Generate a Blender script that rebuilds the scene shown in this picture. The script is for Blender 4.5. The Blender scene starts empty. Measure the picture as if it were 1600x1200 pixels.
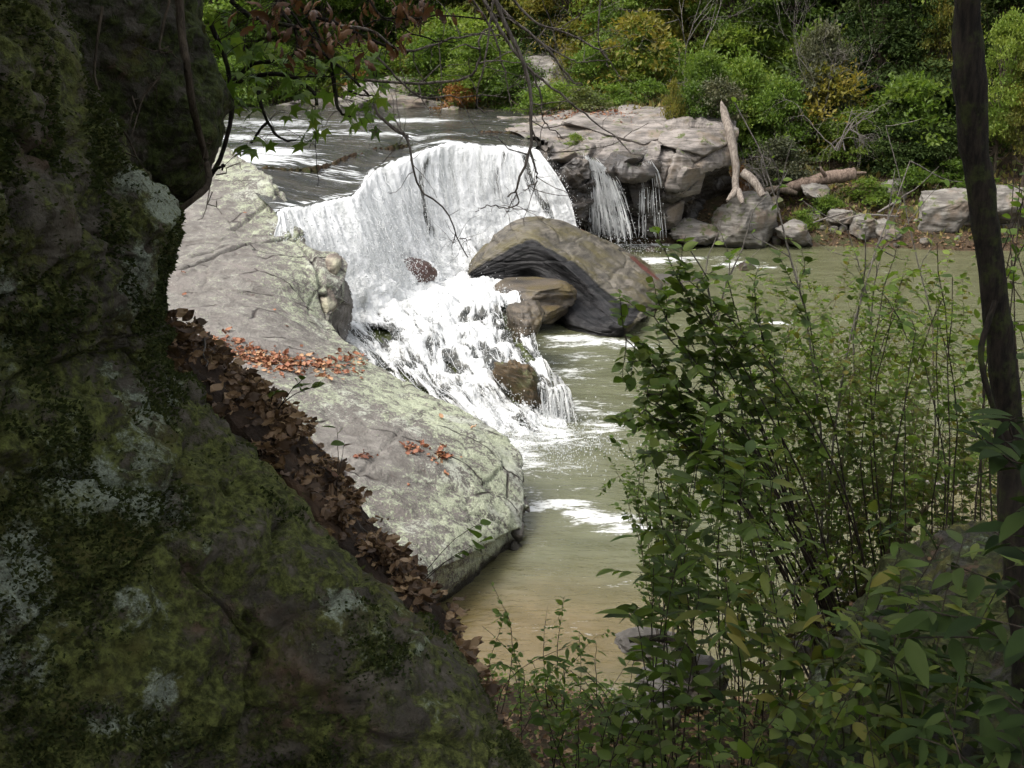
import bpy, math, random
import numpy as np
from mathutils import Vector, Matrix, Quaternion

SC = bpy.context.scene
COL = SC.collection
R = math.radians

# ------------------------------------------------------------------ camera
CAM_H, PITCH, FPX = 8.3, 17.5, 1716.0          # eye height over the pool, downward tilt, focal length in 1600-px units
cam_data = bpy.data.cameras.new('camera')
cam = bpy.data.objects.new('camera', cam_data)
COL.objects.link(cam)
cam.location = (0, 0, CAM_H)
cam.rotation_euler = (R(90 - PITCH), 0, 0)
cam_data.sensor_width = 36
cam_data.lens = FPX / 1600 * 36
cam_data.clip_start = 0.05
cam_data.clip_end = 2000
SC.camera = cam

# ------------------------------------------------------------------ daylight
SUN_EL, SUN_AZ = 60, 248        # azimuth in degrees clockwise from +Y (the view direction): from the left, a little behind
world = bpy.data.worlds.new('World')
SC.world = world
world.use_nodes = True
wn = world.node_tree
for n in list(wn.nodes):
    wn.nodes.remove(n)
wo = wn.nodes.new('ShaderNodeOutputWorld')
wb = wn.nodes.new('ShaderNodeBackground')
ws = wn.nodes.new('ShaderNodeTexSky')
ws.sky_type = 'NISHITA'
ws.sun_disc = False
ws.sun_elevation = R(SUN_EL)
ws.sun_rotation = R(SUN_AZ)
ws.air_density = 1.0
ws.dust_density = 6.0
ws.ozone_density = 1.0
wb.inputs['Strength'].default_value = 0.15
whs = wn.nodes.new('ShaderNodeHueSaturation')      # thin high cloud takes most of the blue out of the sky
whs.inputs['Saturation'].default_value = 0.30
wn.links.new(ws.outputs[0], whs.inputs['Color'])
wn.links.new(whs.outputs[0], wb.inputs['Color'])
wn.links.new(wb.outputs[0], wo.inputs['Surface'])
sun_data = bpy.data.lights.new('sun', 'SUN')
sun_data.energy = 0.6
sun_data.angle = R(30)
sun_data.color = (1.0, 0.95, 0.87)
sun = bpy.data.objects.new('sun', sun_data)
COL.objects.link(sun)
sd = Vector((math.sin(R(SUN_AZ)) * math.cos(R(SUN_EL)), math.cos(R(SUN_AZ)) * math.cos(R(SUN_EL)), math.sin(R(SUN_EL))))
sun.rotation_euler = sd.to_track_quat('Z', 'Y').to_euler()
sun.location = sd * 60
SC.view_settings.view_transform = 'Standard'
SC.view_settings.look = 'None'
SC.view_settings.gamma = 1
SC.view_settings.exposure = 1.25
SC.render.engine = 'CYCLES'
SC.cycles.max_bounces = 4
SC.cycles.diffuse_bounces = 3
SC.cycles.adaptive_threshold = 0.03
SC.cycles.glossy_bounces = 2
SC.cycles.transmission_bounces = 3
SC.cycles.use_denoising = True
SC.cycles.caustics_reflective = False
SC.cycles.caustics_refractive = False

# ------------------------------------------------------------------ points seen from the viewpoint
SP, CP = math.sin(R(PITCH)), math.cos(R(PITCH))
def ray(px, py):
    a, b = (px - 800) / FPX, (600 - py) / FPX
    return np.array([a, CP + b * SP, -SP + b * CP])
def PZ(px, py, z):
    d = ray(px, py); t = (z - CAM_H) / d[2]
    return np.array([0, 0, CAM_H]) + d * t
def PY(px, py, Y):
    d = ray(px, py); t = Y / d[1]
    return np.array([0, 0, CAM_H]) + d * t

# ------------------------------------------------------------------ noise
_rs = np.random.default_rng(11)
_perm = np.concatenate([_rs.permutation(256)] * 3)
_grad = _rs.normal(size=(256, 3)); _grad /= np.linalg.norm(_grad, axis=1)[:, None]
def perlin(p):
    p = np.asarray(p, float); sh = p.shape[:-1]; p = p.reshape(-1, 3)
    i = np.floor(p).astype(np.int64); f = p - i; i &= 255
    u = f * f * f * (f * (f * 6 - 15) + 10)
    def g(dx, dy, dz):
        h = _perm[_perm[_perm[(i[:, 0] + dx) & 255] + ((i[:, 1] + dy) & 255)] + ((i[:, 2] + dz) & 255)]
        return _grad[h, 0] * (f[:, 0] - dx) + _grad[h, 1] * (f[:, 1] - dy) + _grad[h, 2] * (f[:, 2] - dz)
    def L(a, b, t): return a + (b - a) * t
    x0 = L(g(0,0,0), g(1,0,0), u[:, 0]); x1 = L(g(0,1,0), g(1,1,0), u[:, 0])
    x2 = L(g(0,0,1), g(1,0,1), u[:, 0]); x3 = L(g(0,1,1), g(1,1,1), u[:, 0])
    return (L(L(x0, x1, u[:, 1]), L(x2, x3, u[:, 1]), u[:, 2]) * 1.5).reshape(sh)
def fbm(p, octv=5, gain=0.5, lac=2.03):
    p = np.asarray(p, float); s = 0; a = 1.0; t = 0
    for k in range(octv):
        s = s + a * perlin(p * lac ** k + 17.3 * k); t += a; a *= gain
    return s / t
def ridged(p, octv=4, gain=0.5, lac=2.1):
    p = np.asarray(p, float); s = 0; a = 1.0; t = 0
    for k in range(octv):
        s = s + a * (1 - 2 * np.abs(perlin(p * lac ** k + 9.1 * k))); t += a; a *= gain
    return s / t
def sstep(a, b, x):
    t = np.clip((x - a) / (b - a), 0, 1); return t * t * (3 - 2 * t)

# ------------------------------------------------------------------ mesh helpers
def mesh_np(name, V, F, mat=None, attrs=None, smooth=True):
    V = np.ascontiguousarray(V, dtype=np.float32).reshape(-1, 3)
    F = np.ascontiguousarray(F, dtype=np.int32)
    k = F.shape[1]; nf = len(F)
    m = bpy.data.meshes.new(name)
    m.vertices.add(len(V)); m.vertices.foreach_set('co', V.ravel())
    m.loops.add(nf * k); m.loops.foreach_set('vertex_index', F.ravel())
    m.polygons.add(nf)
    m.polygons.foreach_set('loop_start', np.arange(0, nf * k, k, dtype=np.int32))
    try: m.polygons.foreach_set('loop_total', np.full(nf, k, dtype=np.int32))
    except Exception: pass
    m.polygons.foreach_set('use_smooth', np.full(nf, smooth, dtype=bool))
    m.update(calc_edges=True)
    for key, val in (attrs or {}).items():
        a = m.attributes.new(key, 'FLOAT', 'POINT')
        a.data.foreach_set('value', np.ascontiguousarray(val, dtype=np.float32).ravel())
    if mat: m.materials.append(mat)
    return m
def link(name, mesh, parent=None):
    o = bpy.data.objects.new(name, mesh); COL.objects.link(o)
    if parent is not None: o.parent = parent
    return o
def empty(name, loc=(0, 0, 0), rz=0.0, parent=None):
    o = bpy.data.objects.new(name, None); COL.objects.link(o)
    o.location = loc; o.rotation_euler = (0, 0, rz); o.empty_display_size = 0.2
    if parent is not None: o.parent = parent
    return o
def tag(o, label=None, cat=None, group=None, kind=None):
    if label: o['label'] = label
    if cat: o['category'] = cat
    if group: o['group'] = group
    if kind: o['kind'] = kind
    return o
def grid_faces(nr, nc, mask=None):
    i = np.arange(nr * nc).reshape(nr, nc)
    f = np.stack([i[:-1, :-1], i[:-1, 1:], i[1:, 1:], i[1:, :-1]], -1).reshape(-1, 4)
    return f if mask is None else f[mask.reshape(-1)]
def compact(V, F, attrs=None):
    used = np.unique(F); mp = np.zeros(len(V), np.int64); mp[used] = np.arange(len(used))
    return V[used], mp[F], {k: v[used] for k, v in (attrs or {}).items()}
def cr1(P, n):
    """Catmull-Rom through P along axis 0 -> n samples."""
    P = np.asarray(P, float); m = len(P)
    Q = np.concatenate([2 * P[:1] - P[1:2], P, 2 * P[-1:] - P[-2:-1]])
    t = np.linspace(0, m - 1, n); k = np.minimum(t.astype(int), m - 2); f = (t - k)
    f = f.reshape((-1,) + (1,) * (P.ndim - 1))
    a, b, c, d = Q[k], Q[k + 1], Q[k + 2], Q[k + 3]
    return 0.5 * (2 * b + (c - a) * f + (2 * a - 5 * b + 4 * c - d) * f ** 2 + (3 * b - a - 3 * c + d) * f ** 3)
def surf(ctrl, nr, nc):
    A = cr1(np.asarray(ctrl, float), nr)
    return np.swapaxes(cr1(np.swapaxes(A, 0, 1), nc), 0, 1)
def gnormals(S):
    a = np.gradient(S, axis=0); b = np.gradient(S, axis=1)
    n = np.cross(b, a); n /= (np.linalg.norm(n, axis=-1, keepdims=True) + 1e-9)
    return n
def lat(rows):
    """rows of (px,py,Y) or ('z',px,py,z) or ('w',x,y,z) -> control lattice"""
    out = []
    for r in rows:
        q = []
        for c in r:
            if c[0] == 'z': q.append(PZ(c[1], c[2], c[3]))
            elif c[0] == 'w': q.append(np.array(c[1:], float))
            else: q.append(PY(*c))
        out.append(q)
    return np.array(out)
def pt_seg(px, py, poly, closed=True):
    """signed distance (positive inside when closed) of points to polygon"""
    poly = np.asarray(poly, float); n = len(poly)
    d = np.full(px.shape, 1e18); ins = np.zeros(px.shape, bool)
    for k in range(n if closed else n - 1):
        a = poly[k]; b = poly[(k + 1) % n]; e = b - a
        t = np.clip(((px - a[0]) * e[0] + (py - a[1]) * e[1]) / (e @ e + 1e-12), 0, 1)
        d = np.minimum(d, (px - a[0] - t * e[0]) ** 2 + (py - a[1] - t * e[1]) ** 2)
        if closed:
            c = ((a[1] > py) != (b[1] > py)) & (px < (b[0] - a[0]) * (py - a[1]) / (b[1] - a[1] + 1e-12) + a[0])
            ins ^= c
    d = np.sqrt(d)
    return np.where(ins, d, -d) if closed else d

# tubes -------------------------------------------------------------
def frames(P):
    P = np.asarray(P, float)
    T = np.gradient(P, axis=0); T /= (np.linalg.norm(T, axis=1, keepdims=True) + 1e-9)
    ref = np.array([0.0, 0.0, 1.0]) if abs(T[:, 2]).mean() < 0.85 else np.array([1.0, 0.0, 0.0])
    A = np.cross(T, ref); A /= (np.linalg.norm(A, axis=1, keepdims=True) + 1e-9)
    return T, A, np.cross(A, T)
class Tubes:
    def __init__(s): s.V = []; s.F = []; s.n = 0
    def add(s, P, rad, sides=5, lump=0.0):
        P = np.asarray(P, float); m = len(P)
        rad = np.broadcast_to(np.asarray(rad, float), (m,))
        T, A, B = frames(P)
        th = np.linspace(0, 2 * np.pi, sides, endpoint=False)
        ring = (np.cos(th)[None, :, None] * A[:, None, :] + np.sin(th)[None, :, None] * B[:, None, :])
        rr = rad[:, None, None]
        if lump:
            Q = P[:, None, :] + ring * rr
            rr = rr * (1 + lump * fbm(Q * 3.1 / max(rad.max(), 1e-3) * 0.25, 3))[..., None]
        V = (P[:, None, :] + ring * rr).reshape(-1, 3)
        V = np.concatenate([V, P[:1], P[-1:]])
        i = np.arange(m * sides).reshape(m, sides); j = np.roll(i, -1, axis=1)
        F = np.stack([i[:-1], j[:-1], j[1:], i[1:]], -1).reshape(-1, 4)
        c0, c1 = m * sides, m * sides + 1
        cap = np.concatenate([np.stack([j[0], i[0], np.full(sides, c0), np.full(sides, c0)], -1),
                              np.stack([i[-1], j[-1], np.full(sides, c1), np.full(sides, c1)], -1)])
        s.V.append(V); s.F.append(F + s.n); s.Fc = cap
        s.n += len(V)
        return s
    def build(s, name, mat, parent=None, smooth=True):
        V = np.concatenate(s.V); F = np.concatenate(s.F)
        return link(name, mesh_np(name, V, F, mat, smooth=smooth), parent)

# ------------------------------------------------------------------ material helpers
class NT:
    def __init__(s, name):
        s.m = bpy.data.materials.new(name); s.m.use_nodes = True
        s.t = s.m.node_tree
        for n in list(s.t.nodes): s.t.nodes.remove(n)
        s.out = s.t.nodes.new('ShaderNodeOutputMaterial')
        s.tc = s.t.nodes.new('ShaderNodeTexCoord')
        s.co = s.tc.outputs['Object']
    def L(s, a, b): s.t.links.new(a, b)
    def put(s, sock, v):
        if v is None: return
        if hasattr(v, 'is_linked') or isinstance(v, bpy.types.NodeSocket): s.L(v, sock)
        else:
            if isinstance(v, (tuple, list)) and len(v) == 3 and sock.type == 'RGBA': v = (*v, 1)
            sock.default_value = v
    def noise(s, scale, detail=4, rough=0.55, vec=None, dist=0.0, col=False):
        n = s.t.nodes.new('ShaderNodeTexNoise'); s.L(vec or s.co, n.inputs['Vector'])
        n.inputs['Scale'].default_value = scale; n.inputs['Detail'].default_value = detail
        n.inputs['Roughness'].default_value = rough; n.inputs['Distortion'].default_value = dist
        return n.outputs['Color' if col else 'Fac']
    def voro(s, scale, vec=None, feature='F1', out='Distance', rand=1.0):
        n = s.t.nodes.new('ShaderNodeTexVoronoi'); s.L(vec or s.co, n.inputs['Vector'])
        n.feature = feature; n.inputs['Scale'].default_value = scale; n.inputs['Randomness'].default_value = rand
        return n.outputs[out]
    def map(s, sc=(1, 1, 1), rot=(0, 0, 0), vec=None, loc=(0, 0, 0)):
        n = s.t.nodes.new('ShaderNodeMapping'); s.L(vec or s.co, n.inputs['Vector'])
        n.inputs['Scale'].default_value = sc; n.inputs['Rotation'].default_value = rot; n.inputs['Location'].default_value = loc
        return n.outputs[0]
    def ramp(s, fac, stops, interp='LINEAR'):
        n = s.t.nodes.new('ShaderNodeValToRGB'); s.put(n.inputs[0], fac); e = n.color_ramp
        e.interpolation = interp
        while len(e.elements) < len(stops): e.elements.new(0.5)
        for el, (p, c) in zip(e.elements, stops):
            el.position = p; el.color = (*c, 1) if isinstance(c, tuple) else (c, c, c, 1)
        return n.outputs[0]
    def mix(s, fac, a, b, mode='MIX'):
        n = s.t.nodes.new('ShaderNodeMix'); n.data_type = 'RGBA'; n.blend_type = mode
        s.put(n.inputs[0], fac); s.put(n.inputs[6], a); s.put(n.inputs[7], b); return n.outputs[2]
    def math(s, op, a, b=0.5, c=0.0, clamp=False):
        n = s.t.nodes.new('ShaderNodeMath'); n.operation = op; n.use_clamp = clamp
        s.put(n.inputs[0], a); s.put(n.inputs[1], b)
        if op in ('MULTIPLY_ADD', 'SMOOTH_MIN'): s.put(n.inputs[2], c)
        return n.outputs[0]
    def step(s, x, a, b):
        n = s.t.nodes.new('ShaderNodeMapRange'); n.interpolation_type = 'SMOOTHSTEP'
        s.put(n.inputs[0], x); n.inputs[1].default_value = a; n.inputs[2].default_value = b
        return n.outputs[0]
    def attr(s, name):
        n = s.t.nodes.new('ShaderNodeAttribute'); n.attribute_name = name; return n.outputs['Fac']
    def objrand(s):
        return s.t.nodes.new('ShaderNodeObjectInfo').outputs['Random']
    def normz(s):
        g = s.t.nodes.new('ShaderNodeNewGeometry'); x = s.t.nodes.new('ShaderNodeSeparateXYZ')
        s.L(g.outputs['Normal'], x.inputs[0]); return x.outputs['Z']
    def posz(s):
        g = s.t.nodes.new('ShaderNodeNewGeometry'); x = s.t.nodes.new('ShaderNodeSeparateXYZ')
        s.L(g.outputs['Position'], x.inputs[0]); return x.outputs['Z']
    def bump(s, h, strength=0.5, dist=0.05, normal=None):
        n = s.t.nodes.new('ShaderNodeBump'); s.L(h, n.inputs['Height'])
        n.inputs['Strength'].default_value = strength; n.inputs['Distance'].default_value = dist
        if normal: s.L(normal, n.inputs['Normal'])
        return n.outputs[0]
    def bsdf(s, col, rough=0.8, normal=None, spec=0.4, **kw):
        n = s.t.nodes.new('ShaderNodeBsdfPrincipled')
        s.put(n.inputs['Base Color'], col); s.put(n.inputs['Roughness'], rough); s.put(n.inputs['Specular IOR Level'], spec)
        if normal: s.L(normal, n.inputs['Normal'])
        for k, v in kw.items(): s.put(n.inputs[k.replace('_', ' ')], v)
        return n.outputs[0]
    def mixsh(s, fac, a, b):
        n = s.t.nodes.new('ShaderNodeMixShader'); s.put(n.inputs[0], fac); s.L(a, n.inputs[1]); s.L(b, n.inputs[2]); return n.outputs[0]
    def done(s, sh):
        s.L(sh, s.out.inputs['Surface']); return s.m

# ------------------------------------------------------------------ materials
M = {}
def mk_moss_rock(name, moss=0.5, lichen=0.62, rock=(0.075, 0.066, 0.052), mossc=(0.055, 0.072, 0.016), lich=(0.28, 0.32, 0.24), litter=False):
    s = NT(name)
    w = s.map(rot=(0.3, 0.5, 0.2))
    big = s.noise(0.9, 5, 0.6, w)
    mid = s.noise(4.0, 6, 0.65, w)
    fine = s.noise(26, 5, 0.7, w)
    grain = s.noise(120, 3, 0.7, w)
    base = s.mix(s.step(mid, 0.3, 0.7), tuple(c * 0.55 for c in rock), tuple(c * 1.5 for c in rock))
    base = s.mix(s.step(s.noise(1.7, 4, 0.6), 0.55, 0.72), base, (0.10, 0.060, 0.035))
    # moss: likes broken patches
    mm = s.math('ADD', s.math('MULTIPLY', big, 0.35), s.math('MULTIPLY', s.noise(7, 6, 0.75, w), 0.65))
    mo = s.step(mm, moss - 0.03, moss + 0.06)
    mcol = s.mix(s.step(fine, 0.35, 0.7), tuple(c * 0.45 for c in mossc), tuple(c * 2.1 for c in mossc))
    mcol = s.mix(s.step(s.noise(3.1, 3), 0.52, 0.7), mcol, (0.085, 0.080, 0.022))
    col = s.mix(mo, base, mcol)
    ln = s.math('ADD', s.math('MULTIPLY', s.noise(1.3, 3, 0.5), 0.55), s.math('MULTIPLY', s.noise(14, 6, 0.75, w), 0.45))
    ln = s.math('ADD', ln, s.math('MULTIPLY', s.attr('lichen'), 0.12))
    li = s.math('MULTIPLY', s.step(ln, lichen - 0.03, lichen + 0.05), s.step(s.noise(45, 4, 0.75), 0.30, 0.52))
    lcol = s.mix(s.step(grain, 0.3, 0.7), tuple(c * 0.6 for c in lich), tuple(c * 1.25 for c in lich))
    col = s.mix(li, col, lcol)
    h = s.math('ADD', s.math('MULTIPLY', mid, 1.0), s.math('ADD', s.math('MULTIPLY', fine, 0.5), s.math('ADD', s.math('MULTIPLY', grain, 0.12), s.math('MULTIPLY', mo, 0.25))))
    return s.done(s.bsdf(col, 0.9, s.bump(h, 1.0, 0.05), 0.25))
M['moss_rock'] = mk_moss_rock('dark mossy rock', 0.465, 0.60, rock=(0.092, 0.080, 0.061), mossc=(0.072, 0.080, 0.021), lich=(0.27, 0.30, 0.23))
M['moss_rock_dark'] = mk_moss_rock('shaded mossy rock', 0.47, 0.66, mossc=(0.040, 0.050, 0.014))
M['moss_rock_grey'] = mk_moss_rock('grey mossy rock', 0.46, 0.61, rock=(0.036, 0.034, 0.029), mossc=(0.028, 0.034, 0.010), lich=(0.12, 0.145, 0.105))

def mk_lichen_rock():
    s = NT('pale lichen rock')
    w = s.map(rot=(0.1, 0.2, 0.6))
    st = s.map(sc=(0.5, 1.6, 1.0), rot=(0, 0, 0.9))
    n1 = s.noise(0.55, 4, 0.55)
    n2 = s.noise(3.2, 6, 0.7, w, 0.4)
    n3 = s.noise(17, 5, 0.75, w)
    n4 = s.noise(60, 3, 0.7)
    rock = s.mix(s.step(n2, 0.35, 0.68), (0.130, 0.119, 0.104), (0.250, 0.232, 0.207))
    rock = s.mix(s.step(s.noise(1.1, 5, 0.65, st), 0.5, 0.68), rock, (0.195, 0.174, 0.156))
    rock = s.mix(s.step(s.noise(6, 5, 0.7, st), 0.60, 0.72), rock, (0.11, 0.085, 0.075))
    lic = s.attr('lichen')
    v = s.math('ADD', s.math('MULTIPLY', n2, 0.48), s.math('ADD', s.math('MULTIPLY', n3, 0.52), s.math('MULTIPLY', s.math('SUBTRACT', n4, 0.5), 0.25)))
    v = s.math('ADD', v, s.math('MULTIPLY', lic, 0.17))
    li = s.step(v, 0.545, 0.572)
    lcol = s.mix(s.step(s.noise(40, 4, 0.7), 0.35, 0.7), (0.28, 0.305, 0.205), (0.46, 0.485, 0.36))
    lcol = s.mix(s.step(s.noise(0.9, 3), 0.5, 0.65), lcol, (0.41, 0.42, 0.35))
    col = s.mix(li, rock, lcol)
    col = s.mix(s.step(s.noise(33, 5, 0.8, w), 0.66, 0.74), col, (0.075, 0.062, 0.05))
    h = s.math('ADD', s.math('MULTIPLY', n2, 1.2), s.math('ADD', s.math('MULTIPLY', n3, 0.5), s.math('MULTIPLY', li, 0.08)))
    crk = s.step(s.voro(0.42, s.map(sc=(1, 1.8, 1), rot=(0, 0, 0.5)), 'DISTANCE_TO_EDGE'), 0.0, 0.018)
    crk = s.math('MAXIMUM', crk, s.step(s.noise(0.8, 2), 0.42, 0.5))
    col = s.mix(s.math('SUBTRACT', 1.0, crk), col, (0.055, 0.045, 0.04))
    h = s.math('ADD', h, s.math('MULTIPLY', crk, 0.6))
    wet = s.step(s.math('ADD', s.posz(), s.math('MULTIPLY', s.math('SUBTRACT', n2, 0.5), 0.5)), 0.34, 0.12)
    col = s.mix(wet, col, (0.045, 0.040, 0.030))
    return s.done(s.bsdf(col, s.math('SUBTRACT', 0.9, s.math('MULTIPLY', wet, 0.55)), s.bump(h, 1.0, 0.08), 0.3))
M['lichen_rock'] = mk_lichen_rock()

def mk_strata(name, c1, c2, c3, wet_shade_attr=False, rough=0.75, strata_rot=(0.25, -0.35, 0.3), scale=1.0, moss=0.72):
    s = NT(name)
    st = s.map(sc=(0.6 * scale, 0.6 * scale, 5.0 * scale), rot=strata_rot)
    a = s.noise(1.4, 6, 0.65, st, 0.3)
    b = s.noise(0.8 * scale, 5, 0.6)
    c = s.noise(9 * scale, 6, 0.7)
    col = s.mix(s.step(a, 0.35, 0.66), c1, c2)
    col = s.mix(s.step(b, 0.50, 0.66), col, c3)
    col = s.mix(s.math('MULTIPLY', s.step(c, 0.52, 0.7), 0.55), col, tuple(x * 0.4 for x in c1))
    mo = s.math('MULTIPLY', s.step(s.noise(2.2 * scale, 5, 0.65), moss - 0.05, moss + 0.05), s.step(s.normz(), 0.0, 0.6))
    col = s.mix(mo, col, (0.06, 0.075, 0.016))
    rg = rough
    if rough > 0.6:
        wl = s.step(s.math('ADD', s.posz(), s.math('MULTIPLY', s.math('SUBTRACT', b, 0.5), 0.4)), 0.30, 0.10)
        col = s.mix(wl, col, s.mix(0.7, col, (0.02, 0.018, 0.014)))
    if wet_shade_attr:
        wet = s.attr('wet')  # mask carries real wet cracks and also painted underside shade
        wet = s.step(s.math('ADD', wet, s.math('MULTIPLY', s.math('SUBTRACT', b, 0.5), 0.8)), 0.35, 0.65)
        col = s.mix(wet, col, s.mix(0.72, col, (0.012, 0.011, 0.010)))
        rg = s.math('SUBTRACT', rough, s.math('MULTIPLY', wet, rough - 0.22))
    h = s.math('ADD', s.math('MULTIPLY', a, 1.0), s.math('ADD', s.math('MULTIPLY', c, 0.4), s.math('MULTIPLY', s.noise(40, 3), 0.12)))
    return s.done(s.bsdf(col, rg, s.bump(h, 0.8, 0.07), 0.45))
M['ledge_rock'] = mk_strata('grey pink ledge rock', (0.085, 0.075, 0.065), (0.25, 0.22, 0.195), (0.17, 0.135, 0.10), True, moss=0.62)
M['shore_rock'] = mk_strata('shore rock', (0.075, 0.066, 0.055), (0.21, 0.195, 0.17), (0.14, 0.108, 0.08), False, moss=0.58)
M['brown_rock'] = mk_strata('brown wet rock', (0.035, 0.026, 0.019), (0.085, 0.062, 0.045), (0.06, 0.05, 0.022), False, 0.35, moss=0.55)
M['red_rock'] = mk_strata('red brown wet rock', (0.05, 0.026, 0.019), (0.10, 0.055, 0.042), (0.07, 0.035, 0.028), False, 0.3, moss=0.9)

def mk_whale():
    s = NT('smooth wet boulder')
    st = s.map(sc=(0.7, 0.7, 6.0), rot=(0.12, 0.42, 0.35))
    a = s.noise(1.5, 6, 0.62, st, 0.4)
    b = s.noise(0.9, 5, 0.6)
    c = s.noise(10, 6, 0.7)
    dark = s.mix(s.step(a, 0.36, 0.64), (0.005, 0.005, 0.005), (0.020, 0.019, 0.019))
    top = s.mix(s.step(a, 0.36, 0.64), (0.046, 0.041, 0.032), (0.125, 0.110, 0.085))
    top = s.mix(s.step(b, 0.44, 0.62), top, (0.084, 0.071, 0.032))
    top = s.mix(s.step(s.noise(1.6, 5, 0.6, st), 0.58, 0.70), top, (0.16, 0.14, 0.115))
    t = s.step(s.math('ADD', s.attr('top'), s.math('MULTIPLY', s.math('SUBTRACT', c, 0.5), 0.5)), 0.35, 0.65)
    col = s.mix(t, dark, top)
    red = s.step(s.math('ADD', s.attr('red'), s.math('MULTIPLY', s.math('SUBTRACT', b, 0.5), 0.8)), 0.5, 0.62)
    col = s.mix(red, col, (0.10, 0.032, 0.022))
    h = s.math('ADD', s.math('MULTIPLY', a, 1.0), s.math('MULTIPLY', c, 0.25))
    return s.done(s.bsdf(col, s.math('ADD', 0.36, s.math('MULTIPLY', t, 0.15)), s.bump(h, 0.8, 0.08), s.math('ADD', 0.14, s.math('MULTIPLY', t, 0.2))))
M['whale'] = mk_whale()

def mk_ground():
    s = NT('forest floor')
    a = s.noise(1.2, 5, 0.6); b = s.noise(12, 6, 0.7); c = s.noise(45, 4, 0.7)
    col = s.mix(s.step(b, 0.35, 0.65), (0.028, 0.020, 0.013), (0.095, 0.062, 0.036))
    col = s.mix(s.step(s.math('ADD', s.math('MULTIPLY', a, 0.6), s.math('MULTIPLY', c, 0.4)), 0.50, 0.60), col, (0.035, 0.050, 0.014))
    sh = s.step(s.math('ADD', s.posz(), s.math('MULTIPLY', s.math('SUBTRACT', a, 0.5), 0.9)), 0.65, 0.15)
    gg = s.t.nodes.new('ShaderNodeNewGeometry'); gx = s.t.nodes.new('ShaderNodeSeparateXYZ'); s.L(gg.outputs['Position'], gx.inputs[0])
    sh = s.math('MULTIPLY', sh, s.step(gx.outputs['Y'], 32, 26))
    col = s.mix(sh, col, s.mix(s.step(b, 0.4, 0.6), (0.17, 0.115, 0.06), (0.26, 0.19, 0.115)))
    return s.done(s.bsdf(col, 0.95, s.bump(s.math('ADD', b, s.math('MULTIPLY', c, 0.5)), 1.0, 0.06), 0.2))
M['ground'] = mk_ground()

def mk_pool():
    s = NT('murky pool water')
    st = s.map(sc=(0.55, 1.5, 1.0), rot=(0, 0, 0.12))
    w1 = s.noise(1.1, 4, 0.55, st, 0.3); w2 = s.noise(4.5, 4, 0.6, st, 0.4); w3 = s.noise(14, 3, 0.6, st)
    col = s.mix(s.step(w1, 0.3, 0.7), (0.080, 0.083, 0.042), (0.112, 0.115, 0.064))
    col = s.mix(s.attr('shallow'), col, s.mix(s.step(s.noise(1.6, 4), 0.35, 0.65), (0.112, 0.083, 0.032), (0.150, 0.112, 0.050)))
    foam = s.attr('foam')
    f1 = s.math('ADD', s.math('MULTIPLY', s.noise(1.6, 4, 0.6, st, 0.8), 0.5), s.math('MULTIPLY', s.noise(9, 6, 0.72, st, 0.5), 0.5))
    fm = s.step(s.math('ADD', s.math('MULTIPLY', s.math('SUBTRACT', f1, 0.5), 3.4), s.math('MULTIPLY', foam, 1.15)), 0.32, 0.78)
    sp = s.math('MULTIPLY', s.step(s.noise(22, 3, 0.6, st), 0.70, 0.76), 0.35)
    fm = s.math('MAXIMUM', fm, s.math('MULTIPLY', sp, s.step(foam, 0.02, 0.3)))
    col = s.mix(fm, col, (0.62, 0.63, 0.61))
    h = s.math('ADD', s.math('MULTIPLY', w1, 0.9), s.math('ADD', s.math('MULTIPLY', w2, 0.6), s.math('MULTIPLY', w3, 0.10)))
    h = s.math('ADD', h, s.math('MULTIPLY', fm, 0.25))
    nrm = s.bump(h, 0.5, 0.12)
    return s.done(s.bsdf(col, s.math('ADD', 0.045, s.math('MULTIPLY', fm, 0.5)), nrm, 0.55))
M['pool'] = mk_pool()

def mk_river():
    s = NT('dark sliding river water')
    st = s.map(sc=(1.8, 0.45, 1.0), rot=(0, 0, -0.25))
    sx = s.map(sc=(0.35, 1.5, 1.0), rot=(0, 0, 0.1))
    w1 = s.noise(0.9, 4, 0.6, sx, 0.4); w2 = s.noise(3.0, 5, 0.62, sx, 0.6); w3 = s.noise(10, 4, 0.65, st)
    col = s.mix(s.step(w1, 0.35, 0.65), (0.014, 0.015, 0.013), (0.050, 0.045, 0.034))
    foam = s.attr('foam')
    f1 = s.math('ADD', s.math('MULTIPLY', w2, 0.5), s.math('MULTIPLY', s.noise(6, 6, 0.72, sx, 0.5), 0.5))
    fm = s.step(s.math('ADD', s.math('MULTIPLY', s.math('SUBTRACT', f1, 0.5), 3.2), s.math('MULTIPLY', foam, 1.1)), 0.42, 0.80)
    col = s.mix(fm, col, (0.62, 0.64, 0.63))
    h = s.math('ADD', s.math('MULTIPLY', w1, 1.0), s.math('ADD', s.math('MULTIPLY', w2, 0.7), s.math('MULTIPLY', w3, 0.25)))
    return s.done(s.bsdf(col, s.math('ADD', 0.08, s.math('MULTIPLY', fm, 0.5)), s.bump(h, 0.8, 0.16), 0.5))
M['river'] = mk_river()

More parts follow.
